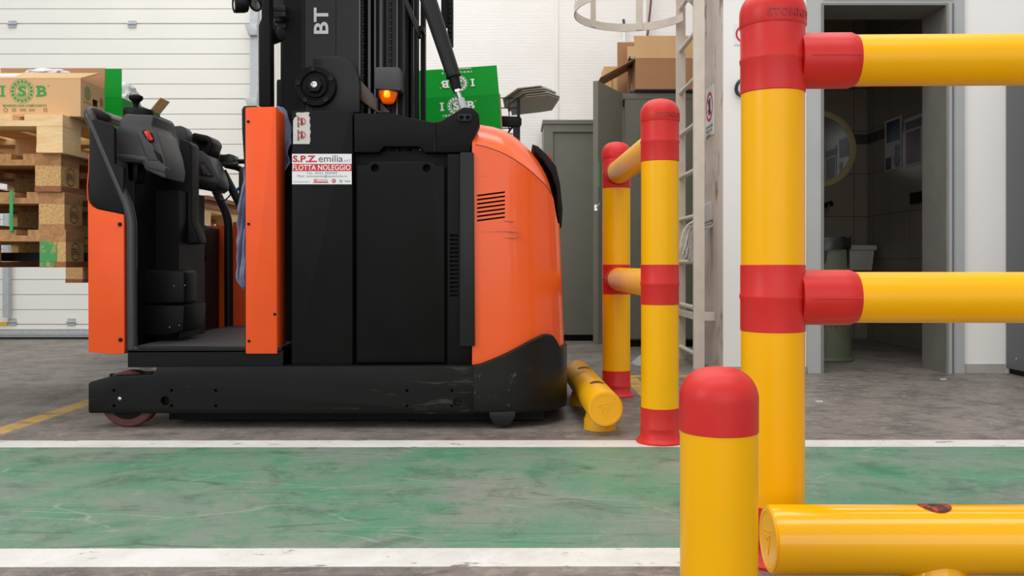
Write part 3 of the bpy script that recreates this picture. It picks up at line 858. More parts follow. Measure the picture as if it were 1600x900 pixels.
# --- stickers on the frame column
p0 = W(456.5, 288, YB0); wS = X_(549.5, YB0) - X_(456.5, YB0); hS = Z_(240.5, YB0) - Z_(288, YB0)
stk = MB().box(p0.x, p0.x + wS, YB0 - 0.0012, YB0 - 0.0002, p0.z, p0.z + hS)
stick = obj('rental_sticker', stk, M_STICK, col, label='white rental sticker with red band')
ORIGIN[stick] = ORIGIN[col]
q = Vector((p0.x, YB0 - 0.0012, p0.z))
red, gry, wht = MB(), MB(), MB()
put_text(red, 'S.P.Z.', q + UX * wS * .012 + UZ * hS * .725, UX, UZ, wS * .41, hS * .225, 0.0008, 0.035)
quad(red, q, UX, UZ, 0, wS, hS * .435, hS * .67, 0.0006)
put_text(gry, 'emilia', q + UX * wS * .445 + UZ * hS * .735, UX, UZ, wS * .41, hS * .225, 0.0008, 0.008)
put_text(gry, 's.r.l', q + UX * wS * .875 + UZ * hS * .745, UX, UZ, wS * .10, hS * .085, 0.0008, 0.0)
put_text(wht, 'FLOTTA NOLEGGIO', q + UX * wS * .01 + UZ * hS * .465, UX, UZ, wS * .975, hS * .175, 0.0012, 0.008)
put_text(gry, 'Tel. 0522 300402', q + UX * wS * .245 + UZ * hS * .335, UX, UZ, wS * .51, hS * .075, 0.0008, 0.0, 1.2)
put_text(gry, 'Mail: assistenza@spzemilia.it', q + UX * wS * .09 + UZ * hS * .215, UX, UZ, wS * .83, hS * .095, 0.0008, 0.0, 1.1)
put_text(gry, 'www.spzemilia.it', q + UX * wS * .015 + UZ * hS * .055, UX, UZ, wS * .28, hS * .05, 0.0008, 0.0)
put_text(red, 'TOYOTA', q + UX * wS * .44 + UZ * hS * .115, UX, UZ, wS * .165, hS * .05, 0.0008, 0.01)
disc(red, q, UX, UZ, wS * .38, hS * .14, hS * .018, hS * .034, 0.0008, 14); disc(red, q, UX, UZ, wS * .41, hS * .14, hS * .018, hS * .034, 0.0008, 14)
quad(red, q, UX, UZ, wS * .36, wS * .605, hS * .05, hS * .09, 0.0008)
disc(red, q, UX, UZ, wS * .70, hS * .115, 0, hS * .068, 0.0008, 20)
put_text(wht, 'BT', q + UX * wS * .682 + UZ * hS * .085, UX, UZ, wS * .036, hS * .06, 0.0012, 0.02)
gr_ = MB()
for k in range(4):
    a = 0.6 + k * math.pi / 2
    d3 = UX * math.cos(a) + UZ * math.sin(a); e3 = UX * -math.sin(a) + UZ * math.cos(a)
    cc = q + UX * wS * .82 + UZ * hS * .10 + Vector((0, -0.0008, 0))
    gr_.bm.faces.new([gr_.bm.verts.new(v) for v in (cc, cc + d3 * .005 + e3 * .002, cc + d3 * .008, cc + d3 * .005 - e3 * .002)])
put_text(gr_, 'CESAB', q + UX * wS * .875 + UZ * hS * .075, UX, UZ, wS * .10, hS * .055, 0.0008, 0.01)
obj('red_print', red, M_PRED, stick); obj('grey_print', gry, M_PGREY, stick); obj('white_print', wht, M_PWHITE, stick); obj('green_print', gr_, M_PGREEN, stick)

rag = [(458, 225), (458, 189), (460, 184), (464, 181.5), (462, 177.5), (465, 175.5), (472, 176), (480, 175), (484, 176), (482, 180), (484.5, 184), (483.5, 190), (485, 196), (484, 201), (485.5, 206), (484, 212), (485, 219), (483.5, 225)]
ws = obj('warning_sticker', MB().pprism(rag, YB0 - 0.0012, YB0 - 0.0002), M_STICKOLD, col, label='worn white sticker with two prohibition signs')
rd, bk = MB(), MB()
for cy in (190, 211):
    cc = W(471.5, cy, YB0 - 0.0013)
    prohibit(rd, cc, UX, UZ, 0.0145)
    quad(bk, cc, UX, UZ, -0.015, -0.0115, -0.018, 0.020, 0.0007)
    quad(bk, cc, UX, UZ, -0.004, 0.004, -0.009, 0.004, 0.0007); disc(bk, cc, UX, UZ, 0, 0.0075, 0, 0.003, 0.0007, 12)
    quad(bk, cc, UX, UZ, -0.016, -0.008, -0.020, -0.0175, 0.0007)
    quad(bk, cc, UX, UZ, -0.003, 0.003, -0.014, -0.010, 0.0007)
obj('red_print', rd, M_PRED, ws); obj('black_print', bk, M_PBLK, ws)

# --- mast
YM = 3.50
ZT = 2.45
def vbar(name, p0_, p1_, Y, y1, mt, z0=None, bev=0.003):
    z0 = 0.28 if z0 is None else z0
    return obj(name, MB().box(X_(p0_, Y), X_(p1_, Y), Y, y1, z0, ZT, bev), mt, tk)
vbar('mast_rail', 443, 473, YM + 0.02, YM + 0.12, M_BLACK)
obj('mast_step', MB().pprism([(432, 128), (433, 124), (443, 124), (443, 178), (432, 178)], YM + 0.03, YM + 0.1, 0.003).pprism([(438, 60), (443, 48), (446, 48), (446, 126), (438, 126)], YM + 0.035, YM + 0.1, 0.003), M_DEEP, tk)
mp = vbar('mast_cover', 472, 560, YM, YM + 0.10, M_BLACK2)
obj('edge_strip', MB().box(X_(472, YM), X_(476, YM), YM - 0.006, YM, 0.9, ZT, 0.002).box(X_(524.4, YM), X_(525.4, YM), YM - 0.001, YM, 0.9, ZT), M_DEEP, mp)
bt = MB(); pbt = W(513, 53, YM - 0.0005)
put_text(bt, 'BT', pbt, UZ, -UX, Z_(12, YM) - Z_(53, YM), X_(513, YM) - X_(490.5, YM), 0.001, 0.022)
obj('lettering', bt, mat('silver_print', (196, 196, 198), 0.5), mp, label='light grey letters reading upwards')
vbar('mast_rail', 560.5, 563, YM - 0.004, YM + 0.1, M_RAILLIT)  # thin strip coloured as the lit edge of the mast cover
vbar('mast_rail', 575, 579, YM + 0.06, YM + 0.14, M_RAILLIT)
vbar('mast_rail', 584.8, 587, YM + 0.02, YM + 0.10, M_RAILLIT)
vbar('mast_rail', 612, 618, YM + 0.06, YM + 0.1, M_BLACK2)
vbar('mast_rail', 619, 621.5, YM + 0.02, YM + 0.1, M_RAILLIT)
vbar('mast_rail', 621.5, 632, YM + 0.03, YM + 0.12, M_BLACK)
vbar('mast_rail', 629, 632.5, YM + 0.02, YM + 0.12, M_BLACK2)
vbar('mast_rail', 634, 638, YM + 0.10, YM + 0.2, M_BLACK2)
vbar('mast_rail', 642, 646, YM + 0.14, YM + 0.24, M_BLACK2)
vbar('mast_rail', 647, 651, YM + 0.06, YM + 0.16, M_BLACK)
vbar('guide_tube', 657, 664, YM + 0.12, YM + 0.17, M_BLACK)
vbar('mast_back', 565, 648, YM + 0.24, YM + 0.27, M_DEEP)
vbar('mast_rail', 560, 650, TF - 0.25, TF - 0.12, M_BLACK)
for px, r in ((594, 0.017), (605.5, 0.015)):
    obj('lift_cylinder', MB().tube([(X_(px, YM + .05), YM + 0.07, 0.3), (X_(px, YM + .05), YM + 0.07, ZT)], r, 20), M_RAILLIT if px < 600 else M_BLACK2, tk)
def chain(px, Y, w, z0, z1, pitch):
    m_ = MB(); z = z0; k = 0
    while z < z1:
        ww = w if k % 2 else w * 0.6
        m_.box(X_(px, Y) - ww / 2, X_(px, Y) + ww / 2, Y, Y + 0.012, z, z + pitch * 0.8)
        z += pitch; k += 1
    return m_
obj('leaf_chain', chain(565.8, YM + 0.02, 0.012, 0.95, ZT, 0.0125), M_BLACK2, tk)
obj('leaf_chain', chain(610, YM + 0.05, 0.008, 0.95, ZT, 0.0125), M_BLACK2, tk)
# bracket plate and hub
pl = [(489, 176), (489, 92)] + [(491 + 1, 90), (505, 88), (524, 86.5)]
pl += [(524 + 38 * math.sin(a), 131 - 44 * math.cos(a)) for a in [R(d) for d in (15, 30, 45, 60, 75, 90)]] + [(562, 176)]
YP = YM - 0.035
brk = obj('mast_bracket', MB().pprism(pl, YP, YM - 0.001, 0.004), M_BLACK2, tk)
hc = (X_(494.5, YP), YP, Z_(136, YP))
M_out = Matrix(((1, 0, 0), (0, 0, -1), (0, 1, 0)))
hub = obj('pivot_hub', MB().lathe([(0.079, 0), (0.079, 0.018), (0.075, 0.022), (0.056, 0.022), (0.053, 0.014), (0.046, 0.014), (0.044, 0.026), (0, 0.026)], hc, mtx=M_out, seg=48), M_BLACK, tk)
obj('hub_nut', MB().lathe([(0.031, 0.024), (0.031, 0.038), (0.027, 0.042), (0, 0.042)], hc, mtx=M_out, seg=6), M_PLAST_DK, hub)
for a in (R(98), R(25), R(-52), R(-125), R(170)):
    hb = MB()
    hb.lathe([(0.009, 0.018), (0.009, 0.030), (0.006, 0.030), (0.005, 0.026), (0, 0.026)], (hc[0] + 0.066 * math.cos(a), hc[1], hc[2] + 0.066 * math.sin(a)), mtx=M_out, seg=14)
    obj('hub_bolt', hb, M_BLACK2, hub)
obj('stud_end', MB().lathe([(0.013, 0.040), (0.013, 0.046), (0.010, 0.048), (0.006, 0.048), (0.004, 0.045), (0, 0.045)], hc, mtx=M_out, seg=18), M_STEEL, hub)
# diagonal plate beside the hub
obj('diagonal_brace', MB().pprism([(563, 126), (569, 132), (610, 176), (590, 176), (563, 156)], YM - 0.01, YM + 0.018, 0.002), mat('rusty_steel', (84, 70, 64), 0.5, 0.2), tk)
# beacon
YK = 3.42
bc = obj('beacon_housing', MB().pprism([(585, 108), (588, 104.5), (622, 104.5), (626, 108), (627, 140), (624, 142), (585, 139)], YK, YK + 0.085, 0.006), M_PLAST, tk)
dc = (X_(606, YK + .04), YK + 0.045, Z_(139, YK))
amb = emit_mat('amber_lens', (255, 108, 6), 0.25)
amb.node_tree.nodes['Principled BSDF'].inputs['Transmission Weight'].default_value = 0.15
dome_ = obj('beacon_lens', MB().lathe([(0.039, 0), (0.036, -0.012), (0.030, -0.030), (0.024, -0.042), (0.018, -0.047), (0, -0.049)], dc, seg=16), amb, bc, ang=20)
obj('beacon_lamp', MB().lathe([(0.010, -0.004), (0.013, -0.010), (0.013, -0.024), (0.008, -0.030), (0, -0.03)], (dc[0], dc[1] - 0.030, dc[2]), seg=12), emit_mat('amber_bulb', (255, 160, 20), 1.2), bc)
obj('beacon_bracket', MB().box(X_(588, YK), X_(590, YK), YK + 0.02, YM + 0.03, Z_(168, YK), Z_(140, YK), 0.002).box(X_(588, YK), X_(612, YK), YK + 0.08, YM + 0.03, Z_(112, YK), Z_(106, YK)), M_BLACK, bc)
# diagonal tie at the top of the mast
obj('mast_tie', MB().tube([W(628, -12, YM + 0.03), W(656, 54, YM + 0.03)], 0.010, 8), M_BLACK2, tk)
obj('tie_joint', MB().box(X_(654, YM), X_(662, YM), YM, YM + 0.06, Z_(49, YM), Z_(40, YM), 0.002).box(X_(652, YM), X_(657, YM), YM, YM + 0.04, Z_(57, YM), Z_(50, YM), 0.002), M_BLACK, tk)
# mast stay (strut)
YS = YB0 + 0.04
A = W(627, -128, YS); B = W(708.5, 118, YS); Cc = W(714, 140, YS); D = W(723, 166, YS)
stay = obj('mast_stay', MB().tube([A, A.lerp(B, 0.5), B], [0.031, 0.031, 0.0265], 28), M_BLACK2, tk)
dv = (Cc - B).normalized()
obj('stay_collar', MB().tube([B - dv * 0.004, B, B + dv * 0.006, B + dv * 0.008, Cc], [0.027, 0.0285, 0.0285, 0.0205, 0.0185], 24), M_PLAST_DK, stay)
dv = (D - Cc).normalized()
obj('stay_nut', MB().tube([Cc - dv * 0.002, Cc + dv * 0.010], 0.0165, 6), M_STEEL, stay)
obj('stay_rod', MB().tube([Cc, D], 0.0085, 14), M_STEEL, stay)
obj('rod_clevis', MB().tube([D - dv * 0.03, D + dv * 0.02], 0.0155, 6), M_GALV, stay)
# energy chain hanging behind the stay
YE = 3.95
ec = MB(); z = Z_(62, YE)
zz = Z_(72, YE); k = 0
while zz < ZT:
    off = 0.0
    ec.box(X_(700, YE) - 0.003, X_(700, YE) + 0.017, YE, YE + 0.05, zz, zz + 0.012)
    zz += 0.021; k += 1
ec.box(X_(706, YE), X_(707.5, YE), YE, YE + 0.05, Z_(70, YE), ZT).box(X_(699.6, YE), X_(700.6, YE), YE + 0.0, YE + 0.05, Z_(70, YE), ZT)
ec.box(X_(689, YE), X_(699, YE), YE + 0.01, YE + 0.05, Z_(40, YE), ZT)
obj('energy_chain', ec, M_PLAST_DK, tk)

# --- operator's cab
# orange post beside the entrance
op = obj('entrance_post', MB().pprism([(383, 167.5), (428, 166.5), (431.5, 171), (433, 553), (383.5, 553)], T0 + 0.012, T0 + 0.14, 0.004), M_ORANGE2, tk)
for px, py in ((388, 190), (388.5, 350), (389, 533), (431 - 1.5, 491)):
    h = MB(); bolt(h, X_(px, T0 + .012), T0 + 0.013, Z_(py, T0 + .012), 0.0052, 0.005); obj('screw', h, M_DEEP, op)
obj('post_backplate', MB().pprism([(377.5, 171), (381, 165.5), (400, 165), (400, 300), (384, 300), (378, 205)], T0 + 0.03, T0 + 0.15, 0.003).pprism([(383, 298), (402, 298), (402, 553), (383, 553)], T0 + .02, T0 + 0.16), M_PLAST_DK, tk)
obj('cab_back', MB().box(X_(440, 3.6), X_(462, 3.6), 3.56, TF - 0.06, 0.27, Z_(178, 3.4)), M_DEEP, tk)
# guard post and lamps above
gp = obj('guard_post', MB().pprism([(404, 166), (403.5, 40), (408, 28), (408, -120), (420, -120), (421, 30), (422, 40), (422.5, 166)], T0 + 0.03, T0 + 0.09, 0.005), M_BLACK, tk)
obj('guard_crossbar', MB().pprism([(418, 8), (446, 8), (446, 17), (418, 17)], 3.48, 3.60, 0.003).pprism([(418, 17.8), (446, 17.8), (446, 26), (418, 26)], 3.46, 3.56, 0.002)
    .pprism([(420, -80), (446, -80), (446, 7.5), (420, 7.5)], 3.56, 3.66).pprism([(432, 36), (446, 36), (446, 44), (433, 41)], 3.5, 3.6, 0.002).pprism([(424, 26), (446, 26), (446, 37), (430, 37)], 3.54, 3.60), M_BLACK2, tk)
obj('warning_button', MB().box(X_(432, 3.53), X_(438, 3.53), 3.52, 3.55, Z_(31, 3.53), Z_(28, 3.53), 0.002), M_PRED, tk)
def lamp(c, d, r, L, lensm):
    d = Vector(d).normalized(); M3 = d.to_track_quat('Z', 'Y').to_matrix()
    l = obj('work_lamp', MB().lathe([(r * 0.55, -L), (r * 0.85, -L * 0.9), (r * 0.97, -L * 0.6), (r, 0), (r, 0.008), (r * 0.86, 0.010), (r * 0.84, 0.002), (0, 0.0)], c, mtx=M3, seg=32), M_PLAST_DK, tk)
    obj('lens', MB().lathe([(r * 0.84, 0.003), (r * 0.5, 0.007), (0, 0.008)], c, mtx=M3, seg=32), lensm, l)
    return l
M_LENS = mat('frosted_lens', (226, 222, 224), 0.25, var=0.05, vscale=40)
lamp(W(369, 8, 3.36), (-1, -0.55, -0.12), 0.029, 0.045, M_LENS)
obj('lamp_arm', MB().tube(fillet([W(380, 6, 3.38), W(392, -6, 3.36), W(409, -8, T0 + .06)], 0.02), 0.007, 10), M_PLAST_DK, tk)
lamp(W(400, 6, 3.40), (-0.35, -0.75, -0.55), 0.028, 0.04, mat('lamp_glass', (150, 150, 152), 0.2, 0.3, var=0.4, vscale=90))
lamp(W(427, 56, 3.37), (-0.8, 0.5, -0.1), 0.031, 0.045, M_LENS)
obj('lamp_arm', MB().tube(fillet([W(427, 52, 3.37), W(426, 40, 3.37), W(420, 30, T0 + .07)], 0.01), 0.011, 10).pprism([(420, 28), (431, 38), (430, 48), (422, 49), (420, 40)], 3.33, 3.37, 0.002), M_PLAST_DK, tk)

# unseen roof added above the cab to keep its inside dark
obj('overhead_guard', MB().box(-1.56, X_(420, T0), T0 + 0.03, TF - 0.03, 2.02, 2.06, 0.01), M_BLACK, tk)
# platform
pf = obj('platform', MB().pprism([(196, 546), (383, 543.5), (440, 543.5), (440, 551), (196, 552)], T0 + 0.02, TF - 0.03, 0.003), M_PLAST_DK, tk)
zf = Z_(544, T0 + .02)
obj('floor_mat', MB().box(X_(206, T0 + .02), X_(436, T0), T0 + 0.03, TF - 0.05, zf - 0.004, zf + 0.005, 0.002), M_MAT, pf)
obj('edge_trim', MB().box(X_(214, T0 + .02), X_(384, T0), T0 + 0.019, T0 + 0.032, zf - 0.002, zf + 0.006, 0.002), M_BLACK2, pf)

# front guard: near panel, far panel, front wall
XGL = X_(137, T0 + .02); XGR = X_(193, T0 + .02)
lo = [(137, 311), (139, 317), (144, 323), (152, 327), (193, 335.5), (194, 553), (178, 553.5), (138, 550)]
g_ = obj('guard_panel', MB().pprism(lo, T0 + 0.02, T0 + 0.05, 0.003), M_ORANGE2, tk, label='orange lower panel of the cab front guard')
for px, py in ((187.5, 350.5), (188.5, 531)):
    h = MB(); bolt(h, X_(px, T0 + .02), T0 + 0.021, Z_(py, T0 + .02), 0.0075, 0.006); obj('screw', h, M_DEEP, g_)
obj('guard_lip', MB().tube([W(137.5, 312, T0 + .03), W(136.5, 290, T0 + .03), W(139, 265, T0 + .03), W(139.5, 240, T0 + .03)], 0.0022, 8), M_ORANGE2, g_)
up = [(140, 187), (150, 186), (172, 193), (188, 205), (193, 333), (152, 325.5), (145, 321.5), (140, 315), (138, 300)]
up = [(140, 187), (150, 186), (172, 193), (178.5, 200), (178.5, 256), (193, 262)] + up[4:]
obj('guard_panel', MB().pprism(up, T0 + 0.026, T0 + 0.052, 0.003), M_PLAST_DK, tk, label='black upper panel of the cab front guard')
obj('front_wall', MB().prism([(3.42, 0.27), (3.42, 1.08), (3.55, 1.08), (4.02, 0.98), (4.08, 0.82), (4.14, 0.788), (TF - 0.05, 0.775), (TF - 0.05, 0.27)], 'x', XGL + 0.02, -1.44, 0.006), M_PLAST_DK, tk)
obj('guard_panel', MB().box(XGL, XGR + 0.01, TF - 0.05, TF - 0.02, 0.27, 0.79, 0.003), M_ORANGE2, tk, label='orange panel on the far side of the cab')
xf0, xf1 = X_(365, TF - 0.04), X_(386, TF - 0.04)
obj('far_post', MB().box(xf0, xf1 + 0.05, TF - 0.05, TF - 0.02, Z_(513, TF - .04), Z_(347, TF - .04), 0.003), M_ORANGE2, tk)
# tubular grab bars
YBn = T0 + 0.045
nb = fillet([W(196, 193, 3.62), W(163, 183, YBn + 0.06), W(136, 172, YBn), W(205, 335, YBn), W(206, 546, YBn)], 0.055, 8)
obj('grab_bar', MB().tube(nb, 0.0205, 22), mat('satin_bar', (50, 49, 52), 0.3, spec=0.5), tk)
YBf = TF - 0.06
fbp = fillet([W(316, 268, YBf), W(327, 276, YBf), W(357, 340, YBf), W(357.5, 513, YBf)], 0.06, 8)
obj('grab_bar', MB().tube(fbp, 0.0205, 22), M_BLACK2, tk)
fb2 = fillet([W(348, 268, TF - .2), W(378, 325, TF - 0.2), W(390, 350, TF - .2)], 0.03, 6)
obj('grab_bar', MB().tube(fb2, 0.019, 18), M_BLACK2, tk)
obj('hand_rail', MB().tube([W(350, 253, TF - .2), W(396, 252, TF - .2)], 0.011, 14).tube(fillet([W(352, 258, TF - .25), W(372, 262, TF - .25), W(384, 270, TF - .25)], .02), 0.014, 14), M_PLAST_DK, tk)
obj('rear_pad', MB().pprism([(372, 268), (376, 261), (390, 258), (390, 340), (372, 320)], TF - .3, TF - .24, 0.01, 3), M_PLAST, tk)
obj('cable_loop', MB().tube(fillet([W(341, 296, TF - .1), W(343, 312, TF - .1), W(352, 313, TF - .1), W(361, 304, TF - .12), W(363, 287, TF - .14)], 0.06, 8), 0.0035, 8), M_RUBBER, tk)
# left control pod with knob
YA = 3.36
pod = [(182, 245), (180.5, 215), (183, 201), (188, 187), (195, 177.5), (238, 179.5), (241, 181), (237, 196), (240, 203), (245, 206), (256, 240), (260, 262), (258, 279), (243, 272.5), (226, 265), (222, 254), (183, 251)]
pa = obj('control_pod', MB().pprism(pod, YA, YA + 0.20, 0.016, 4), M_PLAST, tk)
obj('pod_facet', MB().pprism([(222, 204), (227, 203.5), (247, 242), (249, 252), (230, 252), (212, 206)], YA - 0.008, YA + 0.02, 0.007, 3), M_PLAST, pa)
obj('pod_slot', MB().pprism([(238, 232), (250, 242), (254, 254), (247, 250)], YA - 0.0095, YA + 0.01, 0.001), M_DEEP, pa)
obj('pod_lip', MB().pprism([(182, 247), (224, 252), (229, 262), (258, 270), (260, 262), (247, 246), (183, 240)], YA - 0.006, YA + 0.03, 0.005, 3), M_PLAST, pa)
obj('knob_plate', MB().lathe([(0.052, -0.01), (0.054, 0.004), (0.050, 0.016), (0.02, 0.020), (0, 0.020)], (X_(217, YA + .08), YA + 0.08, Z_(177.5, YA + .08)), mtx=Matrix(((1.08, 0, 0.03), (0, 0.9, 0), (-0.06, 0, 1))), seg=36), M_PLAST_DK, pa)
kb = (X_(212.5, YA + .07), YA + 0.07, Z_(175, YA + .07))
obj('joystick_knob', MB().lathe([(0.012, -0.01), (0.0095, 0.012), (0.0095, 0.028), (0.014, 0.038), (0.024, 0.047), (0.0265, 0.054), (0.025, 0.060), (0.018, 0.064), (0, 0.066)], kb, seg=32), M_BLACK, pa)
obj('knob_print', MB().lathe([(0.010, 0.0665), (0, 0.067)], kb, seg=16), M_PGREY, pa)
obj('pod_shell', MB().pprism([(238, 178), (245, 179.5), (250, 184), (253, 194), (255, 206), (259, 212), (260, 262), (246, 262)], YA + 0.11, YA + 0.26, 0.014, 3), M_PLAST_DK, pa)
sw = MB().pprism([(224, 205.5), (227.5, 203.8), (231.5, 204.5), (236.5, 214), (238.5, 218), (236, 219.8), (231, 218), (226.5, 211)], YA - 0.018, YA + 0.012, 0.003)
so = obj('red_switch', sw, mat('switch_red', (218, 40, 36), 0.35), pa)
obj('switch_mark', MB().pprism([(231.0, 207), (232.3, 207.2), (234.5, 215), (233.5, 216.5), (231.5, 213)], YA - 0.0188, YA - 0.016), mat('dark_switch_red', (140, 20, 24), 0.4), so)
obj('switch_recess', MB().pprism([(221, 206), (226, 202.5), (236, 208), (240, 219), (235, 224), (226, 214)], YA - 0.009, YA + 0.01, 0.001), M_DEEP, pa)
# pedestal under the pod
obj('pod_arm', MB().tube([W(207, 260, YA + 0.10), W(190, 262, 3.6)], 0.022, 16).pprism([(196, 250), (216, 250), (214, 285), (198, 285)], YA + 0.06, YA + .14, 0.008), M_DEEP, tk)
obj('pedestal', MB().box(-1.445, X_(291, 3.7), 3.62, 3.92, zf, Z_(300, 3.7), 0.012, 3), M_PLAST_DK, tk)
obj('pedestal_box', MB().pprism([(217, 421), (255, 421.5), (289, 423), (289, 475), (217, 477)], 3.52, 3.66, 0.012, 3), M_PLAST_DK, tk)
for px, py in ((270, 447), (287, 446), (266, 511), (281, 508)):
    ft = MB(); bolt(ft, X_(px, 3.505), 3.519 if py < 480 else 3.499, Z_(py, 3.505), 0.0022, 0.003); obj('screw', ft, M_GALV, tk)
obj('foot_box', MB().pprism([(216, 477), (288, 477), (286, 518), (262, 524), (216, 524)], 3.50, 3.75, 0.006), M_DEEP, tk)

# padded back plate between the pods
obj('console_pad', MB().pprism([(258.5, 212), (261, 208), (271, 211.5), (296, 222), (298.5, 226), (298.5, 345), (310, 372), (310, 380), (260, 385), (240, 372), (240, 330), (259, 322)], 3.72, 3.82, 0.012, 3), M_PLAST_DK, tk)
obj('console_groove', MB().pprism([(270, 213), (271.5, 213), (271.5, 375), (270, 375)], 3.719, 3.723), M_DEEP, tk)
# right pod with display and keypad
YDp = 3.98
dp = obj('display_pod', MB().pprism([(298, 236), (316, 235), (328, 248), (338, 273), (341, 283), (341, 292), (336, 297), (298, 289)], YDp, YDp + 0.16, 0.008, 3), M_PLAST, tk)
obj('display_pod_base', MB().pprism([(298, 276), (339, 285), (340.5, 292), (334, 299), (298, 292)], YDp - 0.004, YDp + 0.15, 0.006, 3), M_PLAST_DK, dp)
obj('keypad_panel', MB().pprism([(299, 252), (310, 254.5), (318.5, 251), (333, 272), (332.5, 277), (299, 271.5)], YDp - 0.004, YDp + 0.004, 0.002), M_BLACK2, dp)
obj('display_screen', MB().pprism([(299.5, 255.5), (308, 256.5), (312.5, 264), (312, 266.5), (299.5, 265)], YDp - 0.0055, YDp - 0.0035), M_DEEP, dp)
kk = MB()
for r_ in range(4):
    for c_ in range(3):
        px, py = 312.6 + 2.7 * c_ + 1.5 * r_, 257.0 + 0.5 * c_ + 3.0 * r_
        kk.pprism([(px, py), (px + 2, py + 0.3), (px + 2.8, py + 2.3), (px + 0.8, py + 2)], YDp - 0.007, YDp - 0.003)
obj('key', kk, M_PGREY, dp)
kr = MB().pprism([(317.6, 269), (320.2, 269.4), (321.4, 272), (318.8, 271.6)], YDp - 0.0075, YDp - 0.003)
obj('red_key', kr, M_PRED, dp)
obj('green_key', MB().pprism([(323.2, 270), (326.2, 270.4), (327.4, 273.4), (324.4, 273)], YDp - 0.0075, YDp - 0.003), mat('key_green', (20, 140, 90), 0.4), dp)
obj('pod_hood', MB().pprism([(297, 212), (302, 207), (324, 211.5), (330, 217), (332, 223), (326, 241), (320, 243), (314, 236), (325, 224), (322, 221), (298, 220)], YDp + 0.02, YDp + 0.16, 0.007, 3), M_PLAST_DK, dp)
obj('hood_inside', MB().pprism([(297, 219), (325, 222), (316, 240), (297, 236)], YDp + 0.10, YDp + 0.14, 0.004), M_PLAST_DK, dp)
obj('hand_grip', MB().pprism([(260, 206), (262, 202), (270, 197), (280, 196), (286, 197.5), (290, 203), (291, 210), (291, 222), (262, 214)], 3.86, 3.94, 0.012, 3), M_PLAST, tk)
# clip and lever cluster behind the display
cl = MB()
cl.pprism([(327, 243), (331, 239.5), (338, 237), (343, 242), (343, 252), (334, 257), (329, 252)], 4.15, 4.22, 0.006).pprism([(342, 241.5), (352, 241), (357, 240), (365, 242), (366, 252), (360, 257), (342, 252)], 4.17, 4.25, 0.006)
cl.tube([W(334, 256, 4.18), W(372, 257, 4.18)], 0.012, 10)
obj('lever_cluster', cl, mat('olive_black_plastic', (38, 38, 32), 0.45), tk)
obj('cable', MB().tube(fillet([W(341, 288, 4.2), W(345, 294, 4.2), W(343, 299, 4.2), W(337, 301, 4.18)], 0.02), 0.011, 10), M_RUBBER, tk)
obj('coat_hook', MB().tube([W(369, 298, 4.2), W(373, 294.5, 4.2), W(376, 297, 4.2)], 0.008, 10).tube([W(373, 296, 4.2), W(390, 300, 4.22)], 0.006, 8), mat('bright_blue_plastic', (24, 110, 200), 0.35), tk, label='blue plastic hook')
# forks under the pallets, reaching to the left through the mast
for y in (3.72, 4.14):
    obj('fork', MB().box(-2.75, -1.43, y - 0.05, y + 0.05, 0.614, 0.648, 0.006).box(-1.475, -1.43, y - 0.05, y + 0.05, 0.3, 0.64, 0.004), M_BLACK2, tk)

# ---------------------------------------------------------------- cloth on the entrance post
YC = T0 + 0.185
Le = [(167, 415), (210, 405), (232, 392), (262, 381.5), (300, 376), (350, 372.5), (420, 370), (440, 371), (449, 377), (452, 379)]
Re = [(167, 440), (172, 445), (182, 449), (200, 452), (222, 453.5), (226, 450), (240, 449), (252, 452.5), (262, 449), (275, 443), (285, 434), (300, 408), (452, 400)]
rows = []
NV = 46
for j in range(NV + 1):
    py = 167 + 285 * j / NV
    l, r_ = lerp(Le, py), lerp(Re, py)
    row = []
    for i in range(25):
        t = i / 24
        px = l + (r_ - l) * t
        wv = 0.012 * math.sin(t * 15 + py * 0.03) + 0.007 * math.sin(t * 31 + py * 0.07) + 0.006 * math.sin(py * 0.11 + 5 * t)
        y = YC + wv + 0.010 * t
        x = X_(px, YC); z = Z_(py, YC)
        if t in (0, 1): x += 0.003 * math.sin(py * 0.23)
        row.append(Vector((x, y, z)))
    rows.append(row)
cl = obj('cloth', MB().grid(rows), M_CLOTH, None, 'crumpled blue-grey cloth hung on the truck behind its orange entrance post', 'cloth', origin=(X_(410, YC), YC, 1.0), ang=180)
solid(cl, 0.005, 0)

# ================================================================ PALLETS
def make_pallet(loc, label, group, mats, right_edge_local=0.0):
    """0.8 x 1.2 m pallet; local origin is the near right bottom corner, 1.2 m running back"""
    p = root('pallet', loc, label, 'pallet', group)
    x, y, z = loc
    for x0, wd in ((-0.100, 0.100), (-0.4725, 0.145), (-0.8, 0.100)):
        obj('bottom_board', MB().box(x + x0, x + x0 + wd, y, y + 1.2, z, z + 0.022, 0.0015), mats[1], p)
    for k, (x0, wd) in enumerate(((-0.100, 0.1), (-0.4725, 0.145), (-0.8, 0.1))):
        for y0, dl in ((0.0, 0.145), (0.5275, 0.145), (1.055, 0.145)):
            b = obj('block', MB().box(x + x0 + 0.001, x + x0 + wd - 0.001, y + y0 + 0.001, y + y0 + dl - 0.001, z + 0.022, z + 0.100, 0.002), mats[2], p)
    for y0 in (0, 0.5275, 1.055):
        obj('stringer', MB().box(x - 0.8, x, y + y0, y + y0 + 0.145, z + 0.100, z + 0.122, 0.0015), mats[0], p)
    for x0, wd in ((-0.145, 0.145), (-0.29, 0.1), (-0.4725, 0.145), (-0.61, 0.1), (-0.8, 0.145)):
        obj('deck_board', MB().box(x + x0, x + x0 + wd, y, y + 1.2, z + 0.122, z + 0.144, 0.0015), mats[0], p)
    return p
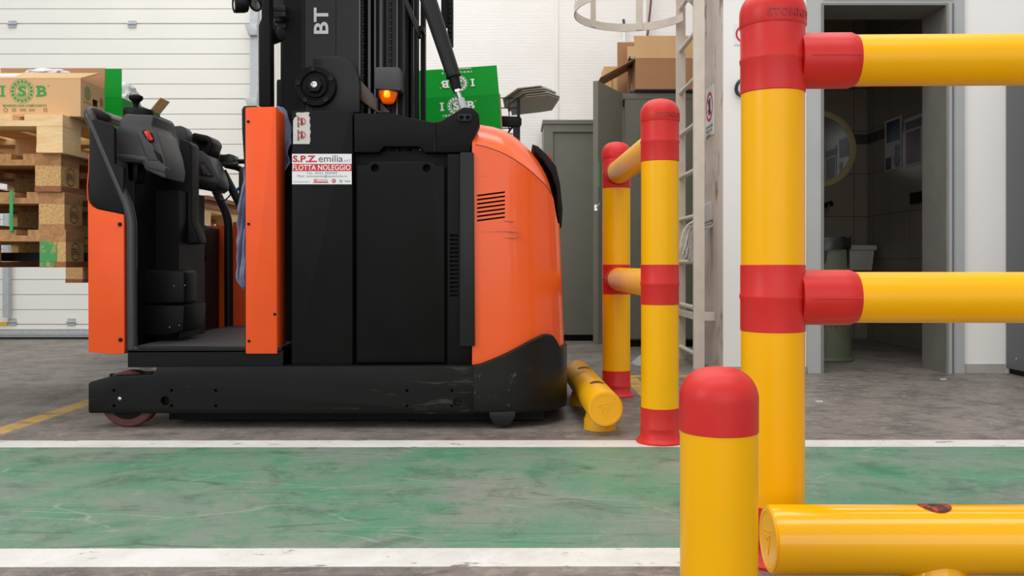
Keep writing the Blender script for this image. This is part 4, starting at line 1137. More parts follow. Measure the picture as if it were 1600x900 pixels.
def brand_mark(p, x, y, z, m):
    """branded oval with the letters EPAL on the right face of the corner block"""
    t = MB()
    c0 = Vector((x - 0.001, y, z + 0.061))
    disc(t, c0 + UY * 0.076, UY, UZ, 0, 0, 0.0315, 0.035, 0.0010, 24)
    put_text(t, 'EPAL', c0 + UY * 0.050 + UZ * -0.013, UY, UZ, 0.052, 0.026, 0.0010, 0.012)
    for blk in p.children:
        if blk.name.startswith('block') and abs(sum(v.co.x for v in blk.data.vertices) / len(blk.data.vertices) + 0.05) < 0.02 and sum(v.co.y for v in blk.data.vertices) / len(blk.data.vertices) < 0.2:
            obj('brand_mark', t, m, blk); return
    obj('brand_mark', t, m, p)
M_BURN = mat('burnt_mark', (66, 42, 26), 0.8)
XP, YPp = X_(98, 3.42), 3.42
zb0 = 0.588
specs = [(0.012, 'bottom pallet of the stack on the forks, its corner block painted green', (M_WOODB, M_WOODC, M_CHIP)),
         (0.002, 'pallet with a broad green strap around it, second from the bottom of the raised stack', (M_WOODB, M_WOODB, M_CHIP)),
         (-0.004, 'weathered pallet just below the pale one in the raised stack', (M_WOODB, M_WOODC, M_CHIP)),
         (0.020, 'pale new pine pallet topping the raised stack, carrying the cardboard box', (M_WOODA, M_WOODA, M_WOODA))]
pal = []
for k, (dx, lab, ms) in enumerate(specs):
    loc = (XP + dx, YPp + (0.0, 0.01, -0.005, -0.04)[k], zb0 + 0.1445 * k)
    p = make_pallet(loc, lab, 'pallets raised on the forks', ms)
    pal.append(p)
    if k < 3: brand_mark(p, loc[0], loc[1], loc[2], M_BURN)
# green paint on the bottom pallet's front corner block
loc = (XP + 0.012, YPp, zb0)
blk = [b for b in pal[0].children if b.name.startswith('block')][0]
obj('green_paint', MB().box(loc[0] - 0.100, loc[0] - 0.035, loc[1] - 0.0008, loc[1] + 0.0005, loc[2] + 0.023, loc[2] + 0.0995).box(loc[0] - 0.1002, loc[0] - 0.045, loc[1] - 0.0008, loc[1] + 0.0005, loc[2] + 0.001, loc[2] + 0.0215), M_GREENPAINT, pal[0], label='green painted face of the corner block')
# straps
st_ = MB()
xs = X_(17.5, 3.41)
st_.box(xs - 0.0065, xs + 0.0065, YPp - 0.010, YPp - 0.008, zb0 + 0.137, zb0 + 0.1445 * 2 + 0.002)
st_.box(xs - 0.0065, xs + 0.0065, YPp - 0.010, YPp + 0.03, zb0 + 0.136, zb0 + 0.138)
obj('strap', st_, M_GREENTAPE, pal[1], label='green plastic strap')
obj('strap', MB().box(XP + 0.0125, XP + 0.0142, YPp + 0.20, YPp + 0.213, zb0 + 0.150, zb0 + 0.29), M_GREENTAPE, pal[1], label='green plastic strap')
# stack standing on the floor beyond the truck
X5, Y5 = X_(320, 5.14), 5.14
Z5 = Z_(442, 5.14)
tr_ = root('pallet_stand', (X_(245, 5.6), 5.7, 0), 'dark steel stand carrying the pallets beyond the cab', 'stand')
for x in (X_(222, 5.2), X_(300, 5.2)):
    for y in (5.25, 6.15):
        obj('leg', MB().box(x - 0.03, x + 0.03, y - 0.03, y + 0.03, 0, Z5 - 0.05), M_BLACK2, tr_)
obj('stand_top', MB().box(X_(215, 5.2), X_(306, 5.2), 5.2, 6.2, Z5 - 0.0495, Z5 - 0.001), M_BLACK2, tr_)
lab7 = ['lowest pallet of the stack beyond the cab, its end showing left of the cab', 'middle pallet of the stack beyond the cab', 'topmost pallet of the stack seen through the cab opening']
for k in range(3):
    src = [pal[2], pal[1], pal[3]][k]
    r_ = src.copy(); COL.objects.link(r_)
    r_.location = (X5 + [0, .01, -.01][k], Y5 + [0, .02, -.01][k], Z5 + 0.1441 * k)
    r_['label'] = lab7[k]; r_['group'] = 'pallets stacked beyond the cab'
    for ch in list(src.children):
        if ch.name.split('.')[0] in ('strap', 'brand_mark', 'green_paint'): continue
        c_ = ch.copy(); COL.objects.link(c_); c_.parent = r_
zq = Z5 + 0.1441 * 3
for k, (lab, dx, m_) in enumerate((('lowest of three loose boards on the pallets beyond the cab', 0.0, M_WOODC), ('middle one of three loose boards on the pallets beyond the cab', -0.02, M_WOODB), ('top one of three loose boards on the pallets beyond the cab', 0.01, M_WOODC))):
    obj('loose_board', MB().box(X5 - 0.5 + dx, X5 + dx, Y5 + 0.01 * k, Y5 + 1.1, zq + 0.024 * k, zq + 0.024 * k + 0.0235, 0.001), m_, None, lab, 'board', 'loose boards beyond the cab', origin=(X5 - 0.2, Y5, zq + 0.024 * k))

# ================================================================ BOXES ON THE RAISED PALLETS
ztop = zb0 + 0.1445 * 3 + 0.144
def open_box(name, label, x0, x1, y0, y1, z0, h, m_out, m_in, cat='box'):
    r_ = root(name, ((x0 + x1) / 2, (y0 + y1) / 2, z0), label, cat)
    t = 0.005
    b = MB(); V = b.bm.verts.new
    ring = lambda d, z: [V((x0 + d, y0 + d, z)), V((x1 - d, y0 + d, z)), V((x1 - d, y1 - d, z)), V((x0 + d, y1 - d, z))]
    o0, o1, i1, i0 = ring(0, z0), ring(0, z0 + h), ring(t, z0 + h), ring(t, z0 + t)
    for A_, B_ in ((o0, o1), (o1, i1), (i1, i0)):
        for k in range(4): b.bm.faces.new([A_[k], A_[(k + 1) % 4], B_[(k + 1) % 4], B_[k]])
    b.bm.faces.new(o0[::-1]); b.bm.faces.new(i0)
    bmesh.ops.recalc_face_normals(b.bm, faces=b.bm.faces)
    body = obj('carton_body', b, m_out, r_)
    return r_, body
def flap(parent, p, q, out, L, m, name='flap', taper=0.0, label=None):
    """flap hinged on edge p-q, leaning along out"""
    p, q, out = Vector(p), Vector(q), Vector(out).normalized()
    e = (q - p).normalized()
    n = e.cross(out).normalized()
    return obj(name, MB().plate([p, q, q + out * L - e * taper, p + out * L + e * taper], n, 0.004), m, parent, label=label)
xr = X_(126, 3.43); yb_ = 3.43
bx0, hB = xr - 0.42, Z_(123.5, 3.43) - ztop
isb, body = open_box('cardboard_box', 'large brown cardboard box with green bearing print on the raised pallets', bx0, xr, yb_, yb_ + 0.20, ztop + 0.0005, hB, M_KRAFT, M_KRAFT2)
c = MB(); c.box(xr - 0.02, xr + 0.02, yb_ + 0.098, yb_ + 0.148, ztop + hB - 0.085, ztop + hB - 0.058, 0.010, 4)
cut(body, c)
# top flaps: front one folded down nearly shut, side ones added to keep the inside dark, back one standing
flap(isb, (bx0, yb_ + 0.001, ztop + hB), (xr, yb_ + 0.001, ztop + hB), (0.02, 0.80, 0.30), 0.13, M_KRAFT, taper=-0.012)
flap(isb, (bx0, yb_ + 0.198, ztop + hB), (xr + 0.003, yb_ + 0.198, ztop + hB), (-0.05, 0.16, 1), 0.088, M_KRAFT2)
flap(isb, (xr - 0.006, yb_ + 0.006, ztop + hB - 0.001), (xr - 0.006, yb_ + 0.194, ztop + hB - 0.001), (-1, 0, -0.04), 0.20, M_KRAFT2)
flap(isb, (bx0 + 0.006, yb_ + 0.194, ztop + hB - 0.001), (bx0 + 0.006, yb_ + 0.006, ztop + hB - 0.001), (1, 0, -0.04), 0.20, M_KRAFT2)
lg = MB()
DL = (53.5 - 15.5) * 3.43 / F
cc = W(34.5, 142.5, 3.43); cc.y = yb_
bearing_logo(lg, cc, UX, UZ, DL)
s_ = 3.43 / F
put_text(lg, 'BEARINGS AND COMPONENTS', W(4.5, 167, 3.43), UX, UZ, 68.5 * s_, 3.8 * s_, 0.0007, 0.03)
obj('green_print', lg, M_PGREEN, body)
pm = MB()
put_text(pm, 'www.isb-bearing.com', W(6, 181, 3.43), UX, UZ, 67 * s_, 2.6 * s_, 0.0007, 0.0, 1.6)
for px, w_ in ((9, 0), (22, 1), (36, 2), (50, 2), (71, 1)):
    c0 = W(px, 172, 3.43)
    if w_ == 0: disc(pm, c0, UX, UZ, 0, 0, 0.0055, 0.0085, 0.0007, 18)
    elif w_ == 1:
        for d_ in (-0.007, 0.005): quad(pm, c0, UX, UZ, d_, d_ + 0.002, -0.007, 0.007, 0.0007)
        for d_ in (-0.007, -0.001, 0.005): quad(pm, c0, UX, UZ, -0.007, 0.007, d_, d_ + 0.002, 0.0008)
    else:
        disc(pm, c0, UX, UZ, -0.006, 0, 0.003, 0.0055, 0.0007, 12); disc(pm, c0, UX, UZ, 0.006, 0, 0.003, 0.0055, 0.0007, 12)
obj('brown_print', pm, M_PBROWN, body)
sd = MB()
sc_ = Vector((xr, yb_ + 0.055, ztop + hB - 0.045))
bearing_logo(sd, sc_, UY, UZ, 0.055, 0.0007, True)
put_text(sd, 'BEARINGS', sc_ + UY * -0.032 + UZ * -0.04, UY, UZ, 0.06, 0.007, 0.0007, 0.02)
obj('green_print', sd, M_PGREEN, body)
bq = MB()
for k in range(6): quad(bq, Vector((xr, yb_ + 0.158, ztop + hB - 0.075)), UY, UZ, 0.005 * k, 0.005 * k + 0.0032, 0, 0.032, 0.0007)
obj('brown_print', bq, M_PBROWN, body)
obj('paper_label', MB().box(bx0 + 0.02, bx0 + 0.15, yb_ + 0.03, yb_ + 0.09, ztop + hB + 0.0268, ztop + hB + 0.0278, rot=Matrix.Rotation(R(20.5), 3, 'X')), M_STICK, isb)
# crumpled film showing over the box
fm = MB()
bmesh.ops.create_icosphere(fm.bm, subdivisions=4, radius=1)
for v in fm.bm.verts:
    n = noise.noise(v.co * 2.5) * 0.5 + noise.noise(v.co * 6) * 0.3
    v.co = Vector((v.co.x * 0.085, v.co.y * 0.022, v.co.z * 0.014)) * (1 + n * 0.7) + Vector((X_(70, 3.57), 3.585, ztop + hB + 0.058))
obj('plastic_film', fm, M_BAGCLEAR, None, 'crumpled clear film poking out of the large brown printed box', 'plastic film', origin=(X_(70, 3.57), 3.57, ztop + hB))
# green open box behind
gx0, gx1, gy0 = X_(150, 3.86), X_(190.5, 3.86), 3.86
gh = Z_(153, 3.86) - ztop
gb, gbody = open_box('green_box', 'open green carton with lid flap raised, behind the brown printed box on the raised pallets', gx0, gx1, gy0, gy0 + 0.42, ztop + 0.0005, gh, M_GREEN, M_KRAFT)
flap(gb, (gx0, gy0 + 0.003, ztop + gh), (gx1 - 0.002, gy0 + 0.003, ztop + gh), (-0.01, 0.03, 1), Z_(107, 3.86) - Z_(153, 3.86), M_GREEN)
sl = MB(); bearing_logo(sl, Vector((gx1, gy0 + 0.12, ztop + gh - 0.05)), UY, UZ, 0.055, 0.0007, False)
obj('white_print', sl, M_PWHITE, gbody)
flap(gb, (gx1, gy0 + 0.30, ztop + gh), (gx1, gy0 + 0.41, ztop + gh), (0.75, 0.1, 1.0), 0.075, mat('pale_board', (232, 186, 140), 0.8), label='pale inside of the folded-out flap')
fm = MB(); bmesh.ops.create_icosphere(fm.bm, subdivisions=4, radius=1)
for v in fm.bm.verts:
    n = noise.noise(v.co * 2.2 + Vector((3, 1, 0))) * 0.5 + noise.noise(v.co * 5) * 0.3
    v.co = Vector((v.co.x * 0.062, v.co.y * 0.07, v.co.z * 0.085)) * (1 + n * 0.5) + Vector((X_(203, 4.02) - 0.048, 4.07, ztop + gh + 0.02))
obj('plastic_bag', fm, M_BAGCLEAR, None, 'white plastic bag bulging from the open green carton', 'bag', origin=(X_(203, 4.02), 4.07, ztop + gh))

# ================================================================ BEYOND THE TRUCK: WIRE CAGE, GREEN CARTON, BOARDS
YCg = 5.0
cx0, cx1, cy0, cy1 = X_(640, YCg), X_(811, YCg), YCg, YCg + 0.55
ctop = Z_(153, YCg); cfl = Z_(214, YCg) - 0.12
cg = root('wire_cage', ((cx0 + cx1) / 2, YCg + 0.27, 0), 'dark wire mesh cage on legs standing behind the orange rear of the truck', 'cage')
mesh = MB()
def wire_panel(mm, a, b, z0, z1, step):
    a, b = Vector(a), Vector(b); L = (b - a).length; n = max(1, int(L / step))
    for k in range(n + 1):
        p = a.lerp(b, k / n); mm.tube([(p.x, p.y, z0), (p.x, p.y, z1)], 0.003, 6)
    m_ = max(1, int((z1 - z0) / step))
    for k in range(m_ + 1):
        z = z0 + (z1 - z0) * k / m_
        mm.tube([(a.x, a.y, z), (b.x, b.y, z)], 0.003, 6)
wire_panel(mesh, (cx0, cy0, 0), (cx1, cy0, 0), cfl, ctop, 0.052)
obj('mesh_panel', mesh, M_BLACK2, cg)
mesh = MB(); wire_panel(mesh, (cx1, cy0, 0), (cx1, cy1, 0), cfl, ctop, 0.052); obj('mesh_panel', mesh, M_BLACK2, cg)
mesh = MB(); wire_panel(mesh, (cx0, cy1, 0), (cx1, cy1, 0), cfl, ctop - 0.12, 0.052); obj('mesh_panel', mesh, M_BLACK2, cg)
obj('frame', MB().box(cx0, cx1, cy0, cy1, cfl - 0.02, cfl).box(cx1 - 0.012, cx1 + 0.006, cy0 - 0.008, cy0 + 0.012, cfl, ctop + 0.006), M_BLACK2, cg)
obj('clamp_block', MB().pprism([(783, 181), (813, 182), (815, 186), (815, 194), (812, 198), (783, 197)], YCg - 0.04, YCg - 0.005, 0.004), M_PLAST_DK, cg)
for x, y in ((X_(806, YCg), cy0 - 0.015), (cx0 + 0.03, cy0 + 0.03), (cx1 - 0.03, cy1 - 0.03), (cx0 + 0.03, cy1 - 0.03)):
    obj('leg', MB().box(x - 0.015, x + 0.015, y - 0.015, y + 0.015, 0, cfl - 0.005 if y > cy0 else Z_(190, YCg), 0.003), M_BLACK2, cg)
obj('stay_rod', MB().tube([(X_(794, YCg), YCg - 0.01, Z_(208, YCg)), (X_(801, YCg), YCg - 0.01, Z_(198, YCg))], 0.005, 8), M_BLACK2, cg)
# green carton leaning in the cage: tilted about 3 degrees
YGb = 4.68
gA = [W(647, 111, YGb + 0.01), W(776, 102, YGb + 0.01), W(779.5, 147, YGb), W(650.5, 155.5, YGb)]
grn2 = root('green_box', (X_(715, YGb), YGb + 0.1, cfl), 'tilted green carton with white bearing emblems and raised flap, beyond the mast stay', 'box')
# body as a prism: front face corners below the fold
b0_, b1_q = W(650.5, 155, YGb), W(780, 147, YGb)
dn = (W(656.5, 256, YGb) - b0_)
fp = [b0_, b1_q, b1_q + dn * 0.98, b0_ + dn]
gbody2 = obj('carton_body', MB().plate(fp, (0, 1, 0), 0.26), M_GREEN, grn2)
obj('carton_edge', MB().plate([fp[0] + UX * -0.006 + UY * 0.004, fp[0] + UY * 0.004, fp[3] + UY * 0.004, fp[3] + UX * -0.006 + UY * 0.004], (0, 1, 0), 0.25).plate([fp[1] + UY * 0.004, fp[1] + UX * 0.006 + UY * 0.004, fp[2] + UX * 0.006 + UY * 0.004, fp[2] + UY * 0.004], (0, 1, 0), 0.25), M_KRAFT2, grn2)
fpt = [b0_ + UZ * 0.001, b1_q + UZ * 0.001, W(776, 102, YGb + 0.03), W(647, 111, YGb + 0.03)]
gfl = obj('flap', MB().plate(fpt, (0, 1, 0.0), 0.005), M_GREEN, grn2)
gu = (b1_q - b0_).normalized(); gv = UY.cross(gu) * -1; gv = gu.cross(-UY) if gu.cross(-UY).z > 0 else -gu.cross(-UY)
gv = Vector((-gu.z, 0, gu.x))
s_ = YGb / F
wp = MB()
bearing_logo(wp, W(713, 165.5, YGb), gu, gv, 28 * s_, 0.0015)
put_text(wp, 'INDUSTRIES', W(692, 183, YGb) - UY * 0.0, gu, gv, 44 * s_, 3.5 * s_, 0.0015, 0.03, 1.6)
obj('white_print', wp, M_PWHITE, gbody2)
wp = MB()
fu = -gu; fv = -(Vector(fpt[3]) - Vector(fpt[0])).normalized()
def on_flap(px, py):
    t = (150 - py) / 45.0
    return W(px, py, YGb + 0.03 * t - 0.003)
bearing_logo(wp, on_flap(717, 130.5), fu, fv, 27 * s_, 0.0015)
put_text(wp, 'INDUSTRIES', on_flap(737, 110.5), fu, fv, 47 * s_, 3.0 * s_, 0.0015, 0.03, 1.8)
put_text(wp, 'BEARINGS AND COMPONENTS', on_flap(736, 105.8), fu, fv, 46 * s_, 1.8 * s_, 0.0015, 0.03)
obj('white_print', wp, M_PWHITE, gfl)
zlo = min(p.z for p in fp) - 0.001
sb = root('pallet_stand', (X_(715, YGb), YGb + 0.13, 0), 'dark steel stand carrying the tilted green carton behind the truck', 'stand')
obj('stand_top', MB().box(fp[0].x, fp[1].x, YGb + 0.01, YGb + 0.26, zlo - 0.03, zlo, 0.003), M_BLACK2, sb)
for x in (fp[0].x + 0.04, fp[1].x - 0.04):
    for y in (YGb + 0.04, YGb + 0.22):
        obj('leg', MB().box(x - 0.02, x + 0.02, y - 0.02, y + 0.02, 0, zlo - 0.0305), M_BLACK2, sb)
# grey boards stacked slanting out of the cage
base = [W(800, 184, 5.42), W(836, 180, 5.42), W(842, 171, 5.42), W(862, 167, 5.40), W(874, 153, 5.06), W(856, 147, 4.90), W(822, 156, 4.90), W(798, 170, 5.15)]
nb_ = (base[1] - base[0]).cross(base[6] - base[0]).normalized()
if nb_.z < 0: nb_ = -nb_
c0 = sum(base, Vector()) / len(base)
proj = [p - nb_ * (p - c0).dot(nb_) for p in base]
labs = ['lowest grey cut-out board of the slanting pile on the wire cage', 'second board from below in the slanting grey pile on the wire cage', 'third board from below in the slanting grey pile on the wire cage', 'fourth board from below in the slanting grey pile on the wire cage', 'top board of the slanting grey pile on the wire cage']
for k in range(5):
    off = nb_ * 0.0085 * k + Vector((-0.010 * k + 0.012 * (k % 2), -0.018 * k, 0.0))
    o = obj('grey_board', MB().plate([p + off for p in proj], nb_, 0.005), M_GREYBOARD, None, labs[k], 'board', 'grey boards on the wire cage', origin=c0 + off)
    cc_ = MB()
    for a, b, cz in ((0.28, 0.25, 0), (0.5, 0.62, 0)):
        pc = proj[0].lerp(proj[1], a).lerp(proj[5], b) + off
        u_ = (proj[1] - proj[0]).normalized(); v_ = nb_.cross(u_)
        cc_.plate([pc + u_ * -0.03 - v_ * 0.012 - nb_ * 0.01, pc + u_ * 0.03 - v_ * 0.012 - nb_ * 0.01, pc + u_ * 0.03 + v_ * 0.012 - nb_ * 0.01, pc - u_ * 0.03 + v_ * 0.012 - nb_ * 0.01], nb_, 0.03)
    cut(o, cc_)

# ================================================================ CABINETS, LADDER AND CLUTTER BY THE CORNER
Y1c = 7.0
cA = root('metal_cabinet', (X_(892, Y1c), Y1c + 0.2, 0), 'lower grey-green metal cabinet with a recessed panel standing against the ribbed wall', 'cabinet')
xa, xb = X_(850, Y1c), 0.775
zA = Z_(190, Y1c)
obj('cabinet_body', MB().box(xa, xb, Y1c + 0.02, YB - 0.03, 0.05, zA - 0.02, 0.004), M_CAB, cA)
fr = MB().box(xa, xa + 0.07, Y1c, Y1c + 0.0195, 0.05, zA - 0.02, 0.002).box(xb - 0.02, xb, Y1c, Y1c + 0.0195, 0.05, zA - 0.02, 0.002).box(xa + 0.0705, xb - 0.0205, Y1c, Y1c + 0.0195, zA - 0.08, zA - 0.02, 0.002).box(xa + 0.0705, xb - 0.0205, Y1c, Y1c + 0.0195, 0.05, 0.12, 0.002)
obj('door_frame', fr, M_CAB, cA)
obj('cabinet_top', MB().box(xa - 0.012, xb + 0.002, Y1c - 0.012, YB - 0.03, zA - 0.0195, zA + 0.012, 0.010, 3), M_CAB, cA)
obj('plinth', MB().box(xa + 0.02, xb - 0.02, Y1c + 0.04, YB - 0.05, 0, 0.0495), M_DEEP, cA)

Y2c = 6.5
x0, x1 = X_(974, Y2c), 1.47
zC = 1.835
cB = root('metal_cabinet', ((x0 + x1) / 2, Y2c + 0.25, 0), 'tall grey-green cabinet with its door swung open, carrying the big open cardboard box', 'cabinet')
obj('cabinet_body', MB().box(x0, x1, Y2c + 0.02, Y2c + 0.45, 0.05, zC, 0.004), M_CAB, cB)
obj('cabinet_edge', MB().box(x0 - 0.003, x1 + 0.003, Y2c - 0.005, Y2c + 0.0195, zC - 0.035, zC + 0.004, 0.004), M_CAB, cB)
obj('door', MB().box(x0 + 0.012, x1 - 0.02, Y2c, Y2c + 0.0195, 0.06, zC - 0.036, 0.003), M_CAB, cB)
obj('plinth', MB().box(x0 + 0.01, x1 - 0.01, Y2c + 0.04, Y2c + 0.43, 0, 0.0495), M_DEEP, cB)
# open door leaf, hinged at the left front edge
xh, yh = x0 - 0.004, Y2c - 0.008
xe, ye = X_(935.5, 6.04), 6.04
dv = Vector((xe - xh, ye - yh, 0)); Ld = dv.length; dv.normalize(); nv = Vector((-dv.y, dv.x, 0))
dl = MB()
P0 = Vector((xh, yh, 0)) + dv * 0.006
dl.plate([P0 + UZ * 0.06, P0 + dv * (Ld - 0.006) + UZ * 0.06, P0 + dv * (Ld - 0.006) + UZ * zC, P0 + UZ * zC], -nv, 0.018)
dr = obj('door', dl, M_CAB, cB, label='door leaf standing open')
obj('door_edge', MB().plate([P0 + dv * (Ld - 0.0055) + UZ * 0.06, P0 + dv * (Ld + 0.008) + UZ * 0.06, P0 + dv * (Ld + 0.008) + UZ * zC, P0 + dv * (Ld - 0.0055) + UZ * zC], -nv, 0.035), M_CAB, dr)
lk = P0 + dv * (Ld - 0.03) + nv * 0.004
lkz = Z_(325, 6.06)
obj('door_handle', MB().box(xe - 0.03, xe - 0.004, ye - 0.010, ye + 0.006, lkz - 0.02, lkz + 0.02, 0.003).tube([(xe - 0.012, ye - 0.01, lkz), (xe - 0.012, ye - 0.03, lkz + 0.004), (xe + 0.004, ye - 0.03, lkz + 0.03)], 0.005, 8), M_STEEL, dr)
for pz in (zC - 0.07, 1.2, 0.3):
    obj('hinge', MB().tube([(xh + 0.004, yh - 0.002, pz - 0.025), (xh + 0.004, yh - 0.002, pz + 0.025)], 0.006, 10), M_DEEP, cB)
obj('green_sticker', MB().plate([Vector((xe - 0.004, ye - 0.0075, Z_(292, 6.04))), Vector((xe + 0.003, ye - 0.0075, Z_(292, 6.04))), Vector((xe + 0.003, ye - 0.0075, Z_(254, 6.04))), Vector((xe - 0.004, ye - 0.0075, Z_(254, 6.04)))], (0, -1, 0), 0.001), M_PGREEN, dr)
# navy tray and boxes on top
ytr = Y2c + 0.05
tray = MB().box(X_(984, Y2c), 1.38, Y2c + 0.02, Y2c + 0.42, zC + 0.0045, zC + 0.026, 0.004)
obj('tray', tray, M_BLUE, None, 'flat navy tray under the big open cardboard box on the tall cabinet', 'tray', origin=(1.1, Y2c + 0.2, zC))
zt2 = zC + 0.0265
bx_l, bx_r = X_(993, 6.45), X_(1081, 6.45)
big, bbody = open_box('cardboard_box', 'big open cardboard box with flaps up on top of the tall cabinet beside the ladder', bx_l, bx_r + 0.04, 6.45, 6.90, zt2, Z_(91, 6.45) - zt2, M_KRAFT2, M_KRAFT2)
zt3 = Z_(91, 6.45)
flap(big, (bx_l, 6.90, zt3), (bx_r + 0.04, 6.90, zt3), (0.0, 0.10, 1), 0.20, M_KRAFT)
flap(big, (bx_l + 0.0, 6.453, zt3), (bx_r + 0.01, 6.453, zt3), (0, 0.10, 1), Z_(55, 6.45) - zt3, M_KRAFT, taper=-0.012)
flap(big, (bx_l, 6.46, zt3), (bx_l, 6.88, zt3), (-1, -0.2, -0.58), 0.30, M_KRAFT2)
M_TAPE = mat('clear_tape', (196, 190, 182), 0.3)
obj('tape', MB().box(bx_l - 0.0015, bx_l - 0.0003, 6.62, 6.67, zt2 + 0.0, zt2 + 0.08), M_TAPE, bbody)
sm = root('cardboard_box', (X_(958, 7.0), 7.05, zA + 0.013), 'small pale cardboard box on the lower cabinet, just left of the open door', 'box')
obj('carton_body', MB().box(X_(944, 7.02), X_(968, 7.02), 7.02, 7.25, zA + 0.0125, Z_(104, 7.02), 0.002), M_KRAFT, sm)
obj('flap', MB().box(X_(944, 7.02), X_(968, 7.02), 7.013, 7.0195, Z_(150, 7.0), Z_(124, 7.0)), M_KRAFT, sm)
obj('tape', MB().box(X_(955, 7.02), X_(957.5, 7.02), 7.0115, 7.0128, Z_(150, 7.0), Z_(124, 7.0)), M_KRAFT2, sm)
br = root('brown_panel_box', (X_(980, 6.9), 7.0, zA), 'upright brown cardboard panel leaning behind the big open box', 'cardboard')
obj('panel', MB().box(X_(965, 6.96), X_(998, 6.96), 6.96, 6.985, zA + 0.0125, Z_(66, 6.96), 0.002), M_KRAFT2, br)
bgb = MB(); bmesh.ops.create_icosphere(bgb.bm, subdivisions=3, radius=1)
for v in bgb.bm.verts:
    n = noise.noise(v.co * 2.2) * 0.6
    v.co = Vector((v.co.x * 0.05, v.co.y * 0.04, v.co.z * 0.10)) * (1 + n) + Vector((X_(957, 6.8) + v.co.z * 0.03, 6.86, zA + 0.10))
sc_ = root('broom', (X_(976, 7.38), 7.38, zA), 'broom handle with a green collar rising behind the cardboard boxes', 'broom')
obj('handle', MB().tube([(X_(977, 7.38), 7.38, zA + 0.0), (X_(976, 7.38), 7.40, Z_(50, 7.4))], 0.013, 14), M_PWHITE, sc_)
obj('collar', MB().tube([(X_(976, 7.38), 7.40, Z_(50, 7.4)), (X_(976, 7.38), 7.40, Z_(44, 7.4))], 0.015, 14), mat('collar_green', (40, 140, 90), 0.5), sc_)
obj('grip', MB().tube([(X_(976, 7.38), 7.40, Z_(44, 7.4)), (X_(975, 7.38), 7.41, Z_(30, 7.4))], 0.011, 14), M_PLAST, sc_)
bgb.bm.free()
obj('black_bag', MB().tube(fillet([(X_(936, 6.9), 6.9, zA + 0.06), (X_(948, 6.9), 6.92, zA + 0.16), (X_(953, 6.9), 6.93, zA + 0.06), (X_(954, 6.9), 6.93, zA + 0.012)], 0.04), [0.012 + 0.012 * math.sin(i * 0.5) ** 2 for i in range(len(fillet([(0, 0, 0), (1, 0, 1), (2, 0, 0), (2, 0, -1)], 0.04)))], 10), M_BAG, None, 'black bag strap slumped over the low cabinet beside the small pale box', 'bag', origin=(X_(955, 6.9), 6.92, zA))
dev = root('tape_dispenser', (X_(988, 6.6), 6.66, zt3), 'grey and black hand tool lying in the mouth of the big open box', 'tool')
obj('body', MB().prism([(X_(981, 6.6), zt3 - 0.03), (X_(982, 6.6), zt3 + 0.035), (X_(986, 6.6), zt3 + 0.062), (X_(992, 6.6), zt3 + 0.06), (X_(994.5, 6.6), zt3 + 0.02), (X_(994, 6.6), zt3 - 0.03)], 'y', 6.6, 6.66, 0.008), M_PLAST_DK, dev)
obj('cap', MB().prism([(X_(985, 6.6), zt3 + 0.03), (X_(986, 6.6), zt3 + 0.064), (X_(992, 6.6), zt3 + 0.062), (X_(993, 6.6), zt3 + 0.03)], 'y', 6.595, 6.65, 0.004), M_GREYBOARD, dev)

# fixed ladder with a safety hoop
ld = root('fixed_ladder', (1.07, 5.42, 0), 'cream steel ladder with a safety hoop fixed to the pillar beside the cabinets', 'ladder')
ya, yb2 = 5.15, 5.69
xl = 1.070
obj('stile', MB().box(xl - 0.028, xl + 0.034, ya - 0.012, ya + 0.012, 0, 4.0, 0.003), M_LADDER, ld)
obj('stile', MB().box(xl - 0.028, xl + 0.030, yb2 - 0.012, yb2 + 0.012, 0, 4.0, 0.003), M_LADDER, ld)
zr = Z_(45, ya) - 0.268 * 6
k = 0
while True:
    z = Z_(45, ya) + 0.268 * (k - 7); k += 1
    if z < 0.05: continue
    if z > 3.8: break
    obj('rung', MB().tube([(xl, ya, z), (xl, yb2, z)], 0.0145, 14), M_LADDER, ld)
zbk = Z_(494, 5.15)
obj('wall_bracket', MB().box(xl + 0.034, WX - 0.003, ya - 0.008, ya + 0.008, zbk - 0.025, zbk + 0.025, 0.002), M_LADDER, ld)
obj('wall_bracket', MB().box(xl - 0.02, xl + 0.02, ya + 0.012, yb2 - 0.012, zbk - 0.022, zbk + 0.014, 0.002), M_LADDER, ld)
def hoop(z):
    cx_, cy_, rx, ry = 0.735, 5.42, 0.36, 0.415
    pts = []
    a0 = math.acos((xl - cx_) / rx) if abs((xl - cx_) / rx) < 1 else 0.3
    n = 40; inn = []; out = []
    for k in range(n + 1):
        a = a0 + (2 * math.pi - 2 * a0) * k / n
        out.append(Vector((cx_ + rx * math.cos(a), cy_ + ry * math.sin(a), z)))
        inn.append(Vector((cx_ + (rx - 0.006) * math.cos(a), cy_ + (ry - 0.006) * math.sin(a), z)))
    m_ = MB()
    h = 0.025
    m_.grid([[o - UZ * h, o + UZ * h, i + UZ * h, i - UZ * h, o - UZ * h] for o, i in zip(out, inn)])
    bmesh.ops.remove_doubles(m_.bm, verts=m_.bm.verts, dist=1e-5)
    return m_, out
for z in (2.14, 2.95):
    m_, out = hoop(z)
    obj('safety_hoop', m_, M_LADDER, ld)
cx_, cy_, rx, ry = 0.735, 5.42, 0.36, 0.415
for a in (R(75), R(128), R(180), R(232), R(285)):
    p = Vector((cx_ + (rx - 0.0095) * math.cos(a), cy_ + (ry - 0.0095) * math.sin(a), 0))
    obj('hoop_strap', MB().box(p.x - 0.022, p.x + 0.022, p.y - 0.003, p.y + 0.003, 2.12, 3.9, rot=Matrix.Rotation(a - math.pi / 2, 3, 'Z')), M_LADDER, ld)

